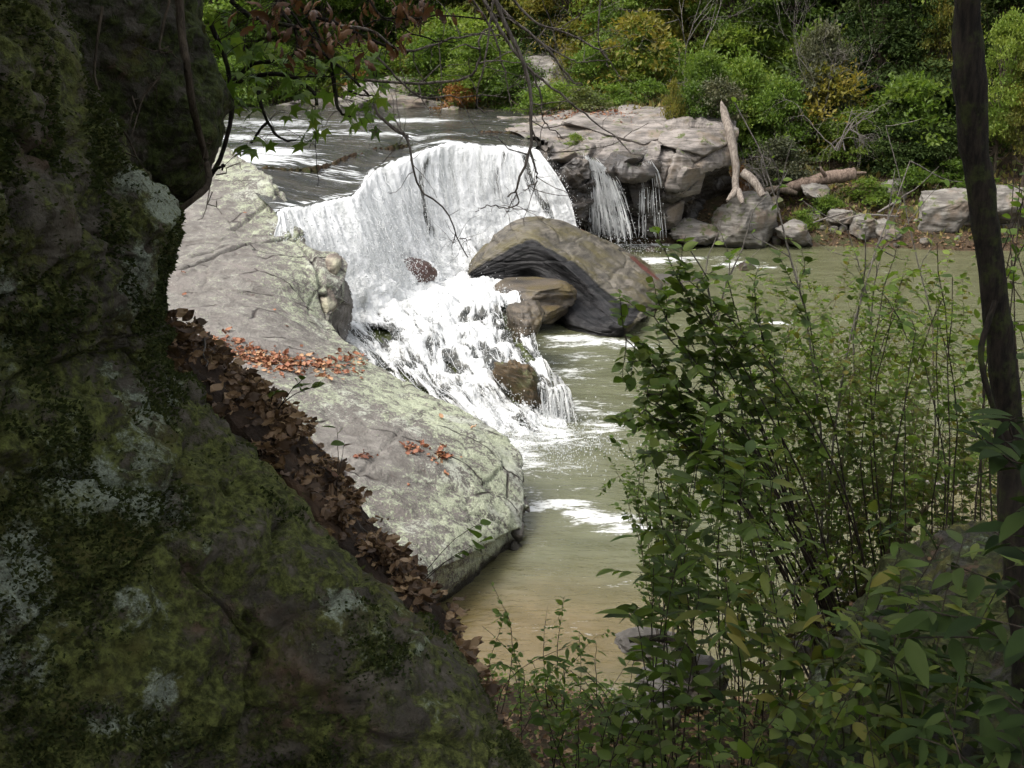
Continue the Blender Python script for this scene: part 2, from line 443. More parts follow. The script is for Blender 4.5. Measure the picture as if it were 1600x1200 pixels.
def mk_white():
    s = NT('falling white water')
    foam = s.attr('foam'); n = s.attr('streak')
    fm = s.step(s.math('ADD', foam, s.math('MULTIPLY', s.math('SUBTRACT', n, 0.5), 1.5)), 0.22, 0.70)
    spk = s.noise(16, 5, 0.75)
    wcol = s.mix(s.step(s.math('ADD', s.math('MULTIPLY', spk, 0.45), s.math('MULTIPLY', n, 0.55)), 0.22, 0.66), (0.34, 0.35, 0.335), (0.68, 0.685, 0.675))  # white greyed along the streaks: fold shading put into the colour
    dark = s.mix(s.step(s.noise(2.5, 4), 0.4, 0.6), (0.035, 0.036, 0.032), (0.075, 0.074, 0.064))
    col = s.mix(fm, dark, wcol)
    b = s.bsdf(col, s.math('ADD', 0.10, s.math('MULTIPLY', fm, 0.55)), s.bump(s.math('ADD', s.math('MULTIPLY', spk, 0.5), s.math('MULTIPLY', n, 0.5)), 0.4, 0.07), 0.3)
    return s.done(b)
M['white'] = mk_white()
def mk_strand():
    s = NT('white water strands')
    d = s.bsdf((0.68, 0.69, 0.685), 0.45, None, 0.25)
    t = s.t.nodes.new('ShaderNodeBsdfTranslucent'); t.inputs[0].default_value = (0.70, 0.72, 0.72, 1)
    return s.done(s.mixsh(0.35, d, t.outputs[0]))
M['strand'] = mk_strand()

def mk_bark(name, c1, c2, moss=0.0, sc=1.0):
    s = NT(name)
    st = s.map(sc=(9 * sc, 9 * sc, 1.6 * sc))
    a = s.noise(2.2, 6, 0.7, st); b = s.noise(2.5 * sc, 4)
    col = s.mix(s.step(a, 0.35, 0.65), c1, c2)
    if moss: col = s.mix(s.math('MULTIPLY', s.step(s.noise(5 * sc, 5, 0.7), 0.62 - 0.2 * moss, 0.70), 1.0), col, (0.034, 0.042, 0.012))
    return s.done(s.bsdf(col, 0.9, s.bump(s.math('ADD', a, s.math('MULTIPLY', b, 0.5)), 1.0, 0.03 / sc), 0.2))
M['bark_dark'] = mk_bark('dark mossy bark', (0.006, 0.005, 0.004), (0.026, 0.020, 0.015), 0.7, 2.2)
M['bark'] = mk_bark('brown bark', (0.04, 0.03, 0.022), (0.12, 0.095, 0.07), 0.3)
M['twig_grey'] = mk_bark('pale grey twig', (0.085, 0.074, 0.064), (0.20, 0.18, 0.16), 0.0, 2)
M['twig_dark'] = mk_bark('dark twig', (0.022, 0.017, 0.013), (0.065, 0.05, 0.038), 0.2, 2)
M['stem'] = mk_bark('tan stem', (0.075, 0.055, 0.035), (0.19, 0.145, 0.095), 0.2, 2)
M['dead_wood'] = mk_bark('bleached dead wood', (0.13, 0.105, 0.085), (0.30, 0.26, 0.22), 0.0, 0.8)
M['log_wood'] = mk_bark('weathered log', (0.085, 0.06, 0.045), (0.22, 0.165, 0.13), 0.0, 0.8)

def mk_leaf(name, stops, trans=0.4, rough=0.5, amp=0.5, spec=0.3):
    """colour runs along stops with the leaf's own 'tint' and the object's random number"""
    s = NT(name)
    f = s.math('ADD', s.attr('tint'), s.math('MULTIPLY', s.objrand(), amp))
    f = s.math('ADD', f, s.math('MULTIPLY', s.math('SUBTRACT', s.noise(30, 2), 0.5), 0.15))
    col = s.ramp(f, stops)
    d = s.bsdf(col, rough, None, spec)
    t = s.t.nodes.new('ShaderNodeBsdfTranslucent'); s.L(s.mix(1.0, col, (1.15, 1.2, 0.8), 'MULTIPLY'), t.inputs[0])
    return s.done(s.mixsh(trans, d, t.outputs[0]))
G = lambda r, g, b: (r, g, b)
M['lf_green'] = mk_leaf('mid green leaves', [(0, G(.036, .066, .009)), (.5, G(.088, .145, .020)), (1, G(.15, .20, .030))], 0.5)
M['lf_dark'] = mk_leaf('dark evergreen leaves', [(0, G(.012, .024, .007)), (.5, G(.032, .054, .014)), (1, G(.060, .085, .022))], 0.3, 0.65, 0.5, 0.12)
M['lf_light'] = mk_leaf('light green leaves', [(0, G(.060, .108, .015)), (.5, G(.125, .195, .028)), (1, G(.20, .245, .040))], 0.45)
M['lf_yellow'] = mk_leaf('yellow green leaves', [(0, G(.075, .095, .018)), (.5, G(.13, .145, .026)), (1, G(.23, .18, .03))], 0.45)
M['lf_olive'] = mk_leaf('grey olive leaves', [(0, G(.040, .048, .024)), (.5, G(.080, .085, .042)), (1, G(.14, .13, .07))], 0.3)
M['lf_orange'] = mk_leaf('orange leaves', [(0, G(.13, .060, .018)), (.5, G(.25, .11, .03)), (1, G(.33, .17, .05))], 0.35)
M['lf_brown'] = mk_leaf('dry brown leaves', [(0, G(.050, .024, .012)), (.5, G(.11, .052, .024)), (1, G(.18, .095, .045))], 0.25)
M['lf_maple'] = mk_leaf('bright maple leaves', [(0, G(.06, .11, .016)), (.5, G(.12, .20, .028)), (1, G(.20, .25, .04))], 0.55)
M['lf_litter'] = mk_leaf('russet leaf litter', [(0, G(.085, .034, .020)), (.4, G(.20, .075, .040)), (.75, G(.31, .135, .070)), (1, G(.40, .24, .13))], 0.1)
M['lf_litter_dark'] = mk_leaf('damp leaf litter', [(0, G(.034, .020, .011)), (.45, G(.095, .056, .030)), (.8, G(.19, .115, .06)), (1, G(.30, .20, .11))], 0.1)
M['lf_shrub'] = mk_leaf('olive green shrub leaves', [(0, G(.036, .060, .009)), (.5, G(.085, .125, .020)), (1, G(.16, .17, .030))])
M['lf_gold'] = mk_leaf('golden leaf', [(0, G(.28, .15, .02)), (1, G(.42, .26, .03))], 0.4)
M['lf_moss'] = mk_leaf('moss tufts', [(0, G(.010, .016, .004)), (.5, G(.030, .042, .009)), (1, G(.065, .075, .018))], 0.2, 0.9)
M['lf_grass'] = mk_leaf('bank grass', [(0, G(.045, .06, .015)), (.5, G(.10, .12, .03)), (1, G(.22, .18, .06))], 0.35)

# ------------------------------------------------------------------ the lie of the land (metres; z = 0 is the pool)
POOL = [(-4.5, 27), (-4, 21), (-1.5, 17.5), (-1.6, 14.6), (0.2, 12.9), (2.2, 12.4), (4.0, 12.8), (6.5, 15.0), (9.5, 19.5), (14, 22.5), (30, 24), (70, 26),
        (70, 47), (30, 45), (18, 44.2), (14, 45.2), (9, 46), (4, 45.8), (1, 44), (-2, 40), (-5, 34)]
UPPER = [(-9.5, 31.5), (-6.0, 34), (-5, 40), (-1.5, 46.5), (2.0, 48.5), (0.5, 56), (-3.5, 60), (-12, 62), (-30, 64), (-80, 70), (-80, 40), (-25, 34), (-12, 31)]
def terrain(x, y):
    dp = -pt_seg(x, y, POOL); du = -pt_seg(x, y, UPPER)
    far = sstep(28, 38, y)
    kp = np.where(dp > 0, dp * (0.47 + far * 0.25) + 0.25 * (1 - np.exp(-np.maximum(dp, 0))), dp * 0.55)
    kp = np.maximum(kp, -1.2)
    ku = 4.55 + np.where(du > 0, 0.17 * du + 0.42 * np.maximum(du - 18, 0), np.maximum(du * 0.5, -0.9))
    z = np.where(du < 0, ku, np.minimum(kp, np.where(y > 26, ku + 0.0, 99)))
    z = np.where(dp < 0, kp, z)
    bench = dp * 0.35 + 0.35 * np.maximum(dp - 16, 0)
    kl = sstep(11.5, 7.0, x)
    bench = bench * (1 - kl) + kl * np.minimum(0.3 + 1.2 * np.maximum(dp - 1.5, 0), np.maximum(ku, 4.6) - 0.25)
    z = np.where((y > 40) & (dp > 0) & (du > 0) & (x > -1), np.minimum(bench, 60), z)
    # near bank, then level ground under and behind the viewpoint
    z = np.where(y < 14, np.minimum(z, 6.72 + 0.05 * fbm(np.stack([x, y, x * 0], -1) * 0.3, 2)), z)
    cap = 42 + 14 * np.sin(x * 0.011)
    z = np.where(z > 20, 20 + (cap - 20) * (1 - np.exp(-(z - 20) / (cap - 20))), z)
    return z
def terrain_n(x, y):
    p = np.stack([x, y, np.zeros_like(x)], -1)
    return terrain(x, y) + 0.30 * fbm(p * 0.35, 4) + 0.10 * fbm(p * 1.7 + 40, 3)

def build_ground():
    def axis(lo, hi, near_lo, near_hi, s):
        a = [near_lo]; st = s
        while a[-1] > lo: st *= 1.25; a.append(a[-1] - st)
        b = [near_hi]; st = s
        while b[-1] < hi: st *= 1.25; b.append(b[-1] + st)
        return np.array(a[::-1] + list(np.arange(near_lo + s, near_hi, s)) + b)
    xs = axis(-420, 420, -14, 26, 0.16); ys = axis(-300, 520, 0, 62, 0.16)
    X, Y = np.meshgrid(xs, ys)
    Z = terrain_n(X, Y)
    o = link('ground', mesh_np('ground', np.stack([X, Y, Z], -1), grid_faces(len(ys), len(xs)), M['ground']))
    tag(o, kind='structure')
build_ground()

# ------------------------------------------------------------------ pool water
def build_pool():
    xs = np.concatenate([np.arange(-9, 24, 0.14), np.geomspace(24, 120, 40)]); ys = np.concatenate([np.arange(10, 50, 0.14), np.arange(50, 52, 0.5)])
    X, Y = np.meshgrid(xs, ys)
    Z = 0.030 * fbm(np.stack([X * 0.9, Y * 1.6, X * 0], -1), 4)
    foam = np.zeros_like(X)
    def blob(px, py, rx, ry, a, ang=0.0):
        c = PZ(px, py, 0); dx, dy = X - c[0], Y - c[1]
        u = (dx * math.cos(ang) + dy * math.sin(ang)) / rx; v = (-dx * math.sin(ang) + dy * math.cos(ang)) / ry
        return a * np.exp(-(u * u + v * v))
    for b in [(806, 705, 0.7, 1.0, 0.66), (862, 682, 0.7, 0.8, 0.62), (905, 640, 0.7, 1.1, 0.36), (820, 730, 0.8, 0.8, 0.38), (880, 585, 0.7, 1.1, 0.36), (930, 665, 0.8, 1.2, 0.24),
              (890, 530, 0.9, 0.7, 0.62), (940, 535, 1.2, 0.5, 0.58), (985, 540, 0.9, 0.5, 0.45), (910, 560, 0.8, 0.7, 0.3), (856, 640, 0.5, 1.4, 0.5),
              (960, 378, 2.0, 1.2, 0.75), (1020, 382, 1.6, 0.8, 0.6), (1010, 408, 2.2, 0.8, 0.62), (1080, 405, 2.0, 0.6, 0.5), (1150, 412, 1.6, 0.8, 0.48), (1210, 420, 1.2, 0.5, 0.42),
              (830, 795, 0.55, 0.26, 0.62, 0.35), (862, 792, 0.4, 0.16, 0.6), (905, 800, 0.55, 0.42, 0.66), (955, 812, 0.6, 0.28, 0.62), (990, 825, 0.45, 0.2, 0.55), (880, 785, 0.7, 0.12, 0.5),
              (1235, 505, 0.8, 0.5, 0.44), (960, 830, 0.3, 0.25, 0.45)]:
        foam = np.maximum(foam, blob(*b)) + 0.12 * np.minimum(foam, blob(*b))
    foam += 0.10 * sstep(0, 1, np.exp(-((X - 1.5) ** 2 / 8 + (Y - 25) ** 2 / 40)))
    d = pt_seg(X, Y, POOL)
    c = PZ(830, 985, 0)
    shallow = np.clip(np.exp(-(((X - c[0]) / 2.6) ** 2 + ((Y - c[1] + 0.3) / 1.9) ** 2)) * 1.1, 0, 1)
    shallow = np.maximum(shallow, 0.45 * sstep(3.2, 0.0, d) * (Y < 24))
    Z += 0.05 * np.clip(foam, 0, 1) * (1 + fbm(np.stack([X, Y, X * 0], -1) * 3.2, 3))
    dmin = pt_seg(X[:-1, :-1], Y[:-1, :-1], POOL) > -2.5
    V, F, A = compact(np.stack([X, Y, Z], -1).reshape(-1, 3), grid_faces(len(ys), len(xs), dmin), {'foam': foam.ravel(), 'shallow': shallow.ravel()})
    o = link('pool_water', mesh_np('pool_water', V, F, M['pool'], A))
    tag(o, kind='structure')
build_pool()

# ------------------------------------------------------------------ upper river and the big fall, one flowing sheet in two objects
LIP = [(430, 331, 28.6), (446, 324, 29), (500, 314, 30.5), (555, 300, 32.2), (579, 266, 36), (640, 242, 39.8), (700, 222, 42), (769, 226, 43), (806, 228, 43.4), (836, 232, 43.4)]
UP1 = [(385, 290, 30.7), (415, 278, 31.8), (470, 272, 33.5), (545, 262, 36), (590, 243, 39.5), (645, 226, 42.8), (700, 211, 44.2), (765, 214, 45), (806, 218, 45.5), (845, 222, 45.4)]
def build_upper():
    up2 = [(340, 254, 34.0), (375, 247, 35), (455, 240, 37), (540, 233, 39.5), (600, 223, 42), (650, 214, 45), (700, 205, 46), (765, 207, 47), (806, 210, 47.5), (850, 213, 47.5)]
    up3 = [('w', -18, 42, 4.75), ('w', -13, 43, 4.72), ('w', -10, 45, 4.7), ('w', -7.5, 47, 4.7), ('w', -5.5, 48, 4.7), ('w', -4, 49.5, 4.72), ('w', -2.6, 50, 4.74), ('w', -1, 50.5, 4.75), ('w', 0.4, 51, 4.76), ('w', 2.6, 51, 4.76)]
    up4 = [('w', -40, 66, 4.86), ('w', -30, 66, 4.86), ('w', -22, 66, 4.86), ('w', -16, 66, 4.86), ('w', -12, 66, 4.86), ('w', -8, 66, 4.86), ('w', -5, 66, 4.86), ('w', -2, 66, 4.86), ('w', 1, 64, 4.86), ('w', 5, 62, 4.86)]
    lip_in = [(a, b - 0.0, c) for a, b, c in LIP]
    C = lat([up4, up3, up2, UP1, lip_in])
    S = surf(C, 300, 360)
    S[..., 2] += 0.045 * fbm(S * np.array([0.8, 0.5, 0.0]), 4) * sstep(0, 12, 300 - np.arange(300))[:, None]
    foam = np.zeros(S.shape[:2])
    def blob(px, py, z, rx, ry, a):
        c = PZ(px, py, z); return a * np.exp(-(((S[..., 0] - c[0]) / rx) ** 2 + ((S[..., 1] - c[1]) / ry) ** 2))
    for b in [(420, 240, 4.6, 1.6, 1.2, 0.75), (395, 262, 4.4, 1.2, 1.3, 0.7), (450, 258, 4.4, 1.5, 0.7, 0.5), (520, 285, 4.1, 1.2, 0.5, 0.35), (380, 215, 4.7, 3, 1.6, 0.45), (470, 205, 4.7, 2.5, 1.4, 0.42), (600, 207, 4.7, 3.5, 1.0, 0.44),
              (640, 186, 4.8, 2.0, 1.5, 0.5), (690, 216, 4.7, 1.4, 0.6, 0.42), (430, 190, 4.8, 4, 2.5, 0.36), (545, 268, 4.3, 1.0, 0.8, 0.4)]:
        foam = np.maximum(foam, blob(*b))
    foam += 0.17
    foam = np.maximum(foam, 0.5 * sstep(280, 300, np.arange(300))[:, None])
    o = link('upper_river_water', mesh_np('upper_river_water', S, grid_faces(300, 360), M['river'], {'foam': foam}))
    tag(o, kind='structure')
build_upper()

def tri_faces_of_grid(nr, nc): return grid_faces(nr, nc)
class Ribbons:
    """thin flat triangular strands"""
    def __init__(s): s.V = []; s.F = []; s.n = 0
    def add(s, P, w):
        P = np.asarray(P, float); m = len(P); T, A, B = frames(P)
        w = np.broadcast_to(np.asarray(w, float), (m,))[:, None]
        V = np.stack([P + A * w, P - A * w * 0.5 + B * w * 0.87, P - A * w * 0.5 - B * w * 0.87], 1).reshape(-1, 3)
        i = np.arange(m * 3).reshape(m, 3); j = np.roll(i, -1, 1)
        s.V.append(V); s.F.append(np.stack([i[:-1], j[:-1], j[1:], i[1:]], -1).reshape(-1, 4) + s.n); s.n += len(V)
    def build(s, name, mat, parent):
        o = link(name, mesh_np(name, np.concatenate(s.V), np.concatenate(s.F), mat), parent); o['kind'] = 'stuff'; return o
def droplets(name, P, r, mat, parent, stretch=1.6):
    """little white drops: stretched octahedra"""
    n = len(P); r = np.broadcast_to(r, (n,))[:, None]
    base = np.array([[1, 0, 0], [-1, 0, 0], [0, 1, 0], [0, -1, 0], [0, 0, stretch], [0, 0, -stretch]])
    V = P[:, None, :] + base[None] * r[:, :, None] * rng.uniform(0.6, 1.3, (n, 1, 3))
    f = np.array([[0, 2, 4], [2, 1, 4], [1, 3, 4], [3, 0, 4], [2, 0, 5], [1, 2, 5], [3, 1, 5], [0, 3, 5]])
    F = (np.arange(n)[:, None, None] * 6 + f[None]).reshape(-1, 3)
    o = link(name, mesh_np(name, V.reshape(-1, 3), F, mat), parent); o['kind'] = 'stuff'; return o
rng = np.random.default_rng(5)

def veil(name, parent, base, fn, nu, nv, seed, dense=0.5, fray=0.5, fu=24, fv=1.6):
    """a falling sheet torn into ribbons: fn(u, v) -> point"""
    u = np.linspace(0, 1, nu)[None, :] * np.ones((nv, 1)); v = np.linspace(0, 1, nv)[:, None] * np.ones((1, nu))
    st = fbm(np.stack([u * fu, v * fv + seed, 0 * u + seed], -1), 4, 0.6); sp = fbm(np.stack([u * fu * 1.6, v * 22, 0 * u + seed + 3], -1), 3)
    S = fn(u, v); S = S + np.stack([0.05 * st * v, -0.10 * st - 0.03 * sp, 0.02 * sp], -1)
    val = dense + 1.1 * st + 0.55 * sp * v - fray * v ** 1.5 - 0.8 * sstep(0.07, 0.0, np.minimum(u, 1 - u))
    V, F, A = compact((S - base).reshape(-1, 3), grid_faces(nv, nu, val[:-1, :-1] > 0.25), {'foam': (0.45 + 0.9 * (val - 0.25)).ravel(), 'streak': np.clip(0.5 + 0.6 * st + 0.2 * sp, 0, 1).ravel()})
    return link(name, mesh_np(name, V, F, M['white'], A), parent)
def build_main_fall():
    t = empty('waterfall', PZ(690, 430, 0.9)); base = np.array(t.location)
    tag(t, 'wide white main waterfall plunging over the curved river lip', 'waterfall')
    r1 = [(434, 343, 28.3), (452, 334, 28.7), (507, 324, 30.1), (562, 311, 31.7), (588, 279, 35.5), (646, 252, 39.3), (702, 233, 41.5), (772, 237, 42.6), (814, 240, 43.1), (846, 240, 43.2)]
    r2 = [(425, 390, 27.6), (470, 380, 28.2), (525, 372, 29.3), (580, 358, 31), (612, 335, 34.2), (655, 308, 38), (705, 288, 40.6), (776, 285, 41.9), (830, 282, 42.5), (872, 276, 42.7)]
    r3 = [(440, 450, 27.3), (490, 440, 28), (540, 428, 28.8), (600, 415, 30.3), (635, 400, 33.2), (668, 380, 36.3), (718, 360, 39), (785, 345, 41.2), (842, 330, 42), (893, 318, 42.3)]
    r4 = [(450, 490, 27), (500, 480, 27.8), (548, 468, 28.4), (612, 452, 29.8), (650, 445, 32.2), (690, 435, 34.8), (740, 428, 37), (800, 405, 40), (855, 388, 41.2), (905, 372, 41.8)]
    C = lat([LIP, r1, r2, r3, r4]); C = np.concatenate([C, C[-1:] + np.array([0.05, -0.35, -0.9])])
    nr, nc = 300, 420
    S = surf(C, nr, nc); N = gnormals(S); N *= np.sign((N * np.array([0.1, -0.6, 0.8])).sum(-1, keepdims=True))
    u = np.linspace(0, 1, nc)[None, :] * np.ones((nr, 1)); v = np.linspace(0, 1.25, nr)[:, None] * np.ones((1, nc))
    q = np.stack([u * 30 + 0.6 * np.sin(v * 3), v * 2.2, 0 * u], -1)
    st = fbm(q, 5, 0.6)
    fine = fbm(np.stack([u * 170, v * 9, 0 * u + 3], -1), 4, 0.6)
    puff = fbm(S * 1.6 + np.array([0, 0, 1.0]), 4)
    amp = sstep(0.03, 0.30, v)
    S = S + N * (amp * (0.13 * st + 0.012 * fine + 0.30 * puff * sstep(0.45, 1.1, v) + 0.06 * puff))[..., None]
    cur = fbm(np.stack([u * 62 + 0.8 * np.sin(v * 4), v * 1.6, 0 * u + 11], -1), 4, 0.6)
    streak = np.clip(0.53 + 0.40 * st + 0.55 * cur + 0.15 * fine, 0, 1)  # fine curtain shading goes into this colour mask rather than the relief
    low = fbm(np.stack([u * 6.5, v * 0.9, 0 * u + 5], -1), 3)
    foam = 0.05 + 1.1 * sstep(-0.06, 0.16, v + 0.10 * st + 0.03 * fine + 0.16 * low)
    foam -= 0.22 * sstep(0.75, 0.25, v) * (0.4 + 2.2 * fbm(np.stack([u * 13, v * 1.2, 0 * u + 8], -1), 3))
    # thin places where the rock shows through as in the middle of the fall
    def thin(uc, w, v0, v1, a): return a * np.exp(-((u - uc - 0.02 * np.sin(v * 9)) / w) ** 2) * sstep(v0, v0 + 0.12, v) * sstep(v1, v1 - 0.2, v)
    foam -= thin(0.585, 0.018, 0.22, 0.85, 0.95) + thin(0.52, 0.024, 0.15, 0.5, 0.65) + thin(0.80, 0.015, 0.15, 0.8, 0.65) + thin(0.46, 0.02, 0.25, 0.5, 0.45) + thin(0.90, 0.018, 0.15, 0.9, 0.9) + thin(0.70, 0.012, 0.2, 0.6, 0.4)
    foam -= 0.35 * sstep(0.86, 0.97, u) * sstep(0.2, 0.4, v)
    sh = mesh_np('water_sheet', S - base, grid_faces(nr, nc), M['white'], {'foam': foam, 'streak': streak})
    link('water_sheet', sh, t)
    # loose strands and spray in front of the sheet
    rb = Ribbons()
    for k in range(350):
        u0 = rng.random() ** 0.9 if rng.random() < 0.6 else rng.uniform(0.55, 1.0)
        v0 = rng.uniform(0.25, 0.85); v1 = min(1, v0 + rng.uniform(0.05, 0.22)); m = 6
        vv = np.linspace(v0, v1, m); uu = u0 + 0.004 * np.cumsum(rng.normal(size=m)) * 0.5
        i = np.clip((vv * 0.8 * (nr - 1)).astype(int), 0, nr - 1); j = np.clip((uu * (nc - 1)).astype(int), 0, nc - 1)
        P = S[i, j] + N[i, j] * (rng.uniform(0.02, 0.16) + 0.03 * rng.normal(size=m))[:, None]
        w = rng.uniform(0.004, 0.013) * np.sin(np.linspace(0.15, math.pi - 0.1, m)) + 0.002
        rb.add(P - base, w)
    rb.build('water_strands', M['strand'], t)
    n = 9000
    i = np.clip(((0.22 + 0.62 * rng.beta(2.0, 1.2, n)) * (nr - 1)).astype(int), 0, nr - 1); j = rng.integers(0, nc, n)
    P = S[i, j] + N[i, j] * (np.abs(rng.normal(0, 0.22, n)) + 0.03)[:, None] + rng.normal(0, 0.10, (n, 3)) + np.array([0, 0, 0.1])
    droplets('spray', P - base, rng.uniform(0.006, 0.020, n), M['strand'], t)
build_main_fall()

# ------------------------------------------------------------------ lower cascade: mossy rock under a torn sheet of water
CASC = [[(460, 448, 31), (575, 430, 34), (680, 425, 37), (760, 424, 39), (830, 430, 38)],
        [(500, 462, 29), (600, 448, 31.5), (680, 442, 33.5), (745, 440, 34.5), (800, 445, 34)],
        [(512, 492, 27.7), (600, 480, 28.9), (690, 470, 29.5), (765, 468, 30.5), (815, 474, 31)],
        [(530, 522, 26.3), (618, 528, 26.4), (700, 525, 26.8), (772, 520, 27.6), (830, 512, 28.4)],
        [(562, 562, 25.2), (632, 578, 24.8), (702, 590, 24.4), (785, 582, 24.6), (846, 560, 25.2)],
        [(604, 612, 24.3), (668, 640, 23.6), (742, 655, 23.1), (812, 645, 23.5), (872, 622, 23.9)],
        [('z', 640, 690, -0.2), ('z', 705, 715, -0.2), ('z', 780, 710, -0.2), ('z', 836, 695, -0.2), ('z', 885, 680, -0.2)]]
def build_cascade():
    rk = empty('cascade_rock', PZ(760, 690, 0)); rb0 = np.array(rk.location)
    tag(rk, 'dark mossy rock step under the lower cascade beside the lichen slab', 'rock')
    nr, nc = 240, 260
    C = lat(CASC)
    S0 = surf(C, nr, nc); N = gnormals(S0); N *= np.sign(N[..., 2:3] + 1e-6)
    lump = 1.25 * fbm(S0 * np.array([1.1, 0.9, 0.9]) + 5, 4) ; rough = fbm(S0 * 3.0, 4)
    u = np.linspace(0, 1, nc)[None, :] * np.ones((nr, 1)); v = np.linspace(0, 1, nr)[:, None] * np.ones((1, nc))
    rock = S0 + N * (0.42 * lump + 0.12 * rough - 0.16)[..., None]
    rock[-8:, :, 2] -= 0.4
    link('bedrock', mesh_np('bedrock', rock - rb0, grid_faces(nr, nc), M['moss_wet']), rk)
    t = empty('cascade', PZ(800, 690, 0)); base = np.array(t.location)
    tag(t, 'lower cascade of torn white water spilling over mossy rock into the pool', 'waterfall')
    W = S0 + N * (0.34 * lump + 0.05 * rough + 0.02)[..., None]
    wob = 0.05 * fbm(S0 * 0.9, 3)
    st = fbm(np.stack([(u + wob) * 15 - 5.0 * v, v * 9, 0 * u], -1), 5, 0.6)
    fine = fbm(np.stack([(u + wob) * 48 - 14 * v, v * 22, 0 * u + 3], -1), 5, 0.65)
    W = W + N * (0.15 * st + 0.02 * fine)[..., None]
    cover = 0.84 + 0.6 * sstep(0.42, 0.25, v)
    def hole(uc, vc, ru, rv, a): return a * np.exp(-((u - uc) / ru) ** 2 - ((v - vc) / rv) ** 2)
    cover -= hole(0.200, 0.700, 0.160, 0.092, 0.550) + hole(0.360, 0.783, 0.120, 0.083, 0.500) + hole(0.800, 0.750, 0.090, 0.117, 0.750) + hole(0.860, 0.417, 0.100, 0.100, 0.800) + hole(0.930, 0.517, 0.080, 0.100, 0.600) + hole(0.220, 0.442, 0.080, 0.058, 0.500) + hole(0.720, 0.942, 0.070, 0.042, 0.500)
    cover -= hole(0.100, 0.500, 0.060, 0.050, 0.300) + hole(0.550, 0.600, 0.100, 0.033, 0.200)
    val = cover + 1.05 * st + 0.12 * fine + 0.45 * lump
    keep = (val[:-1, :-1] > 0.36)
    foam = 0.16 + 1.3 * (val - 0.36)
    V, F, A = compact((W - base).reshape(-1, 3), grid_faces(nr, nc, keep), {'foam': foam.ravel() - 0.45 * hole(0.62, 0.58, 0.16, 0.05, 1).ravel(), 'streak': np.clip(0.5 + 0.5 * st + 0.5 * fine, 0, 1).ravel()})
    link('water_sheet', mesh_np('water_sheet', V, F, M['white'], A), t)
    rb = Ribbons()
    for k in range(260):
        u0 = rng.random(); v0 = rng.uniform(0.3, 0.95)
        cc = cover[int(v0 * (nr - 1)), int(u0 * (nc - 1))]
        if rng.random() > cc + 0.28: continue
        m = 8; v1 = min(1, v0 + rng.uniform(0.03, 0.15)); vv = np.linspace(v0, v1, m)
        uu = np.clip(u0 + rng.normal(0.22, 0.25) * (vv - v0) + 0.008 * np.cumsum(rng.normal(size=m)), 0, 1)
        i = (vv * (nr - 1)).astype(int); j = (uu * (nc - 1)).astype(int)
        P = np.maximum(W[i, j], rock[i, j] + N[i, j] * 0.03) + N[i, j] * (0.02 + 0.12 * rng.random() * np.sin(np.linspace(0, math.pi, m)) + 0.012 * rng.normal(size=m))[:, None]
        rb.add(P - base, rng.uniform(0.004, 0.013) * np.sin(np.linspace(0.2, math.pi - 0.2, m)) + 0.001)
    # plumb curtains: off the mossy nose and under the dark hollow
    def curtain(a, b, ztop, n, w=0.010):
        for k in range(n):
            f = rng.random(); p = a + (b - a) * f + rng.normal(0, 0.10, 3)
            m = 7; L = ztop * rng.uniform(0.3, 1.05)
            s = np.linspace(0, 1, m)
            P = np.stack([p[0] + 0.18 * s * rng.normal(0.5, 0.3), p[1] - 0.20 * s, p[2] - L * s ** 1.25], -1) + rng.normal(0, 0.006, (m, 3))
            P[:, 2] = np.maximum(P[:, 2], -0.02)
            rb.add(P - base, rng.uniform(0.35, 1.3) * w * (0.35 + 0.8 * np.sin(np.linspace(0.3, 2.6, m))))
    curtain(PY(838, 606, 23.7), PY(880, 612, 23.6), 1.15, 70, 0.007)
    curtain(PY(670, 585, 24.6), PY(760, 618, 23.6), 0.95, 160, 0.009)
    def drop(a, b, out, H):
        a, b = np.array(a), np.array(b); o = np.array(out)
        return lambda u, v: a + (b - a) * u[..., None] + np.stack([o[0] * np.sqrt(v) * (0.3 + u), o[1] * np.sqrt(v), 0.05 * np.sin(u * 9) - (a[2] + (b[2] - a[2]) * u + 0.05) * v ** 1.3], -1)
    veil('water_sheet', t, base, drop(PY(836, 600, 23.75), PY(884, 604, 23.55), (0.22, -0.22), 1), 120, 70, 2, 0.62, 0.30, 16)
    veil('water_sheet', t, base, drop(PY(848, 560, 25.0), PY(876, 596, 23.9), (0.20, -0.2), 1), 90, 70, 3, 0.55, 0.35, 14)
    veil('water_sheet', t, base, drop(PY(672, 582, 24.7), PY(762, 616, 23.7), (0.12, -0.25), 1), 150, 70, 4, 0.42, 0.40, 26)
    rb.build('water_strands', M['strand'], t)
    n = 6000
    i = np.clip((rng.beta(2, 1.2, n) * (nr - 1)).astype(int), 0, nr - 1); j = rng.integers(0, nc, n)
    P = W[i, j] + N[i, j] * (np.abs(rng.normal(0, 0.10, n)))[:, None] + rng.normal(0, 0.08, (n, 3))
    e = PZ(840, 690, 0.1); P2 = e + rng.normal(0, 1, (2500, 3)) * np.array([0.9, 0.8, 0.14]); P2[:, 2] = np.abs(P2[:, 2])
    droplets('spray', np.concatenate([P, P2]) - base, np.concatenate([rng.uniform(0.005, 0.017, n), rng.uniform(0.005, 0.016, 2500)]), M['strand'], t)
M['moss_wet'] = mk_strata('wet mossy rock', (0.022, 0.018, 0.012), (0.065, 0.052, 0.035), (0.035, 0.034, 0.010), False, 0.4, moss=0.42)
build_cascade()

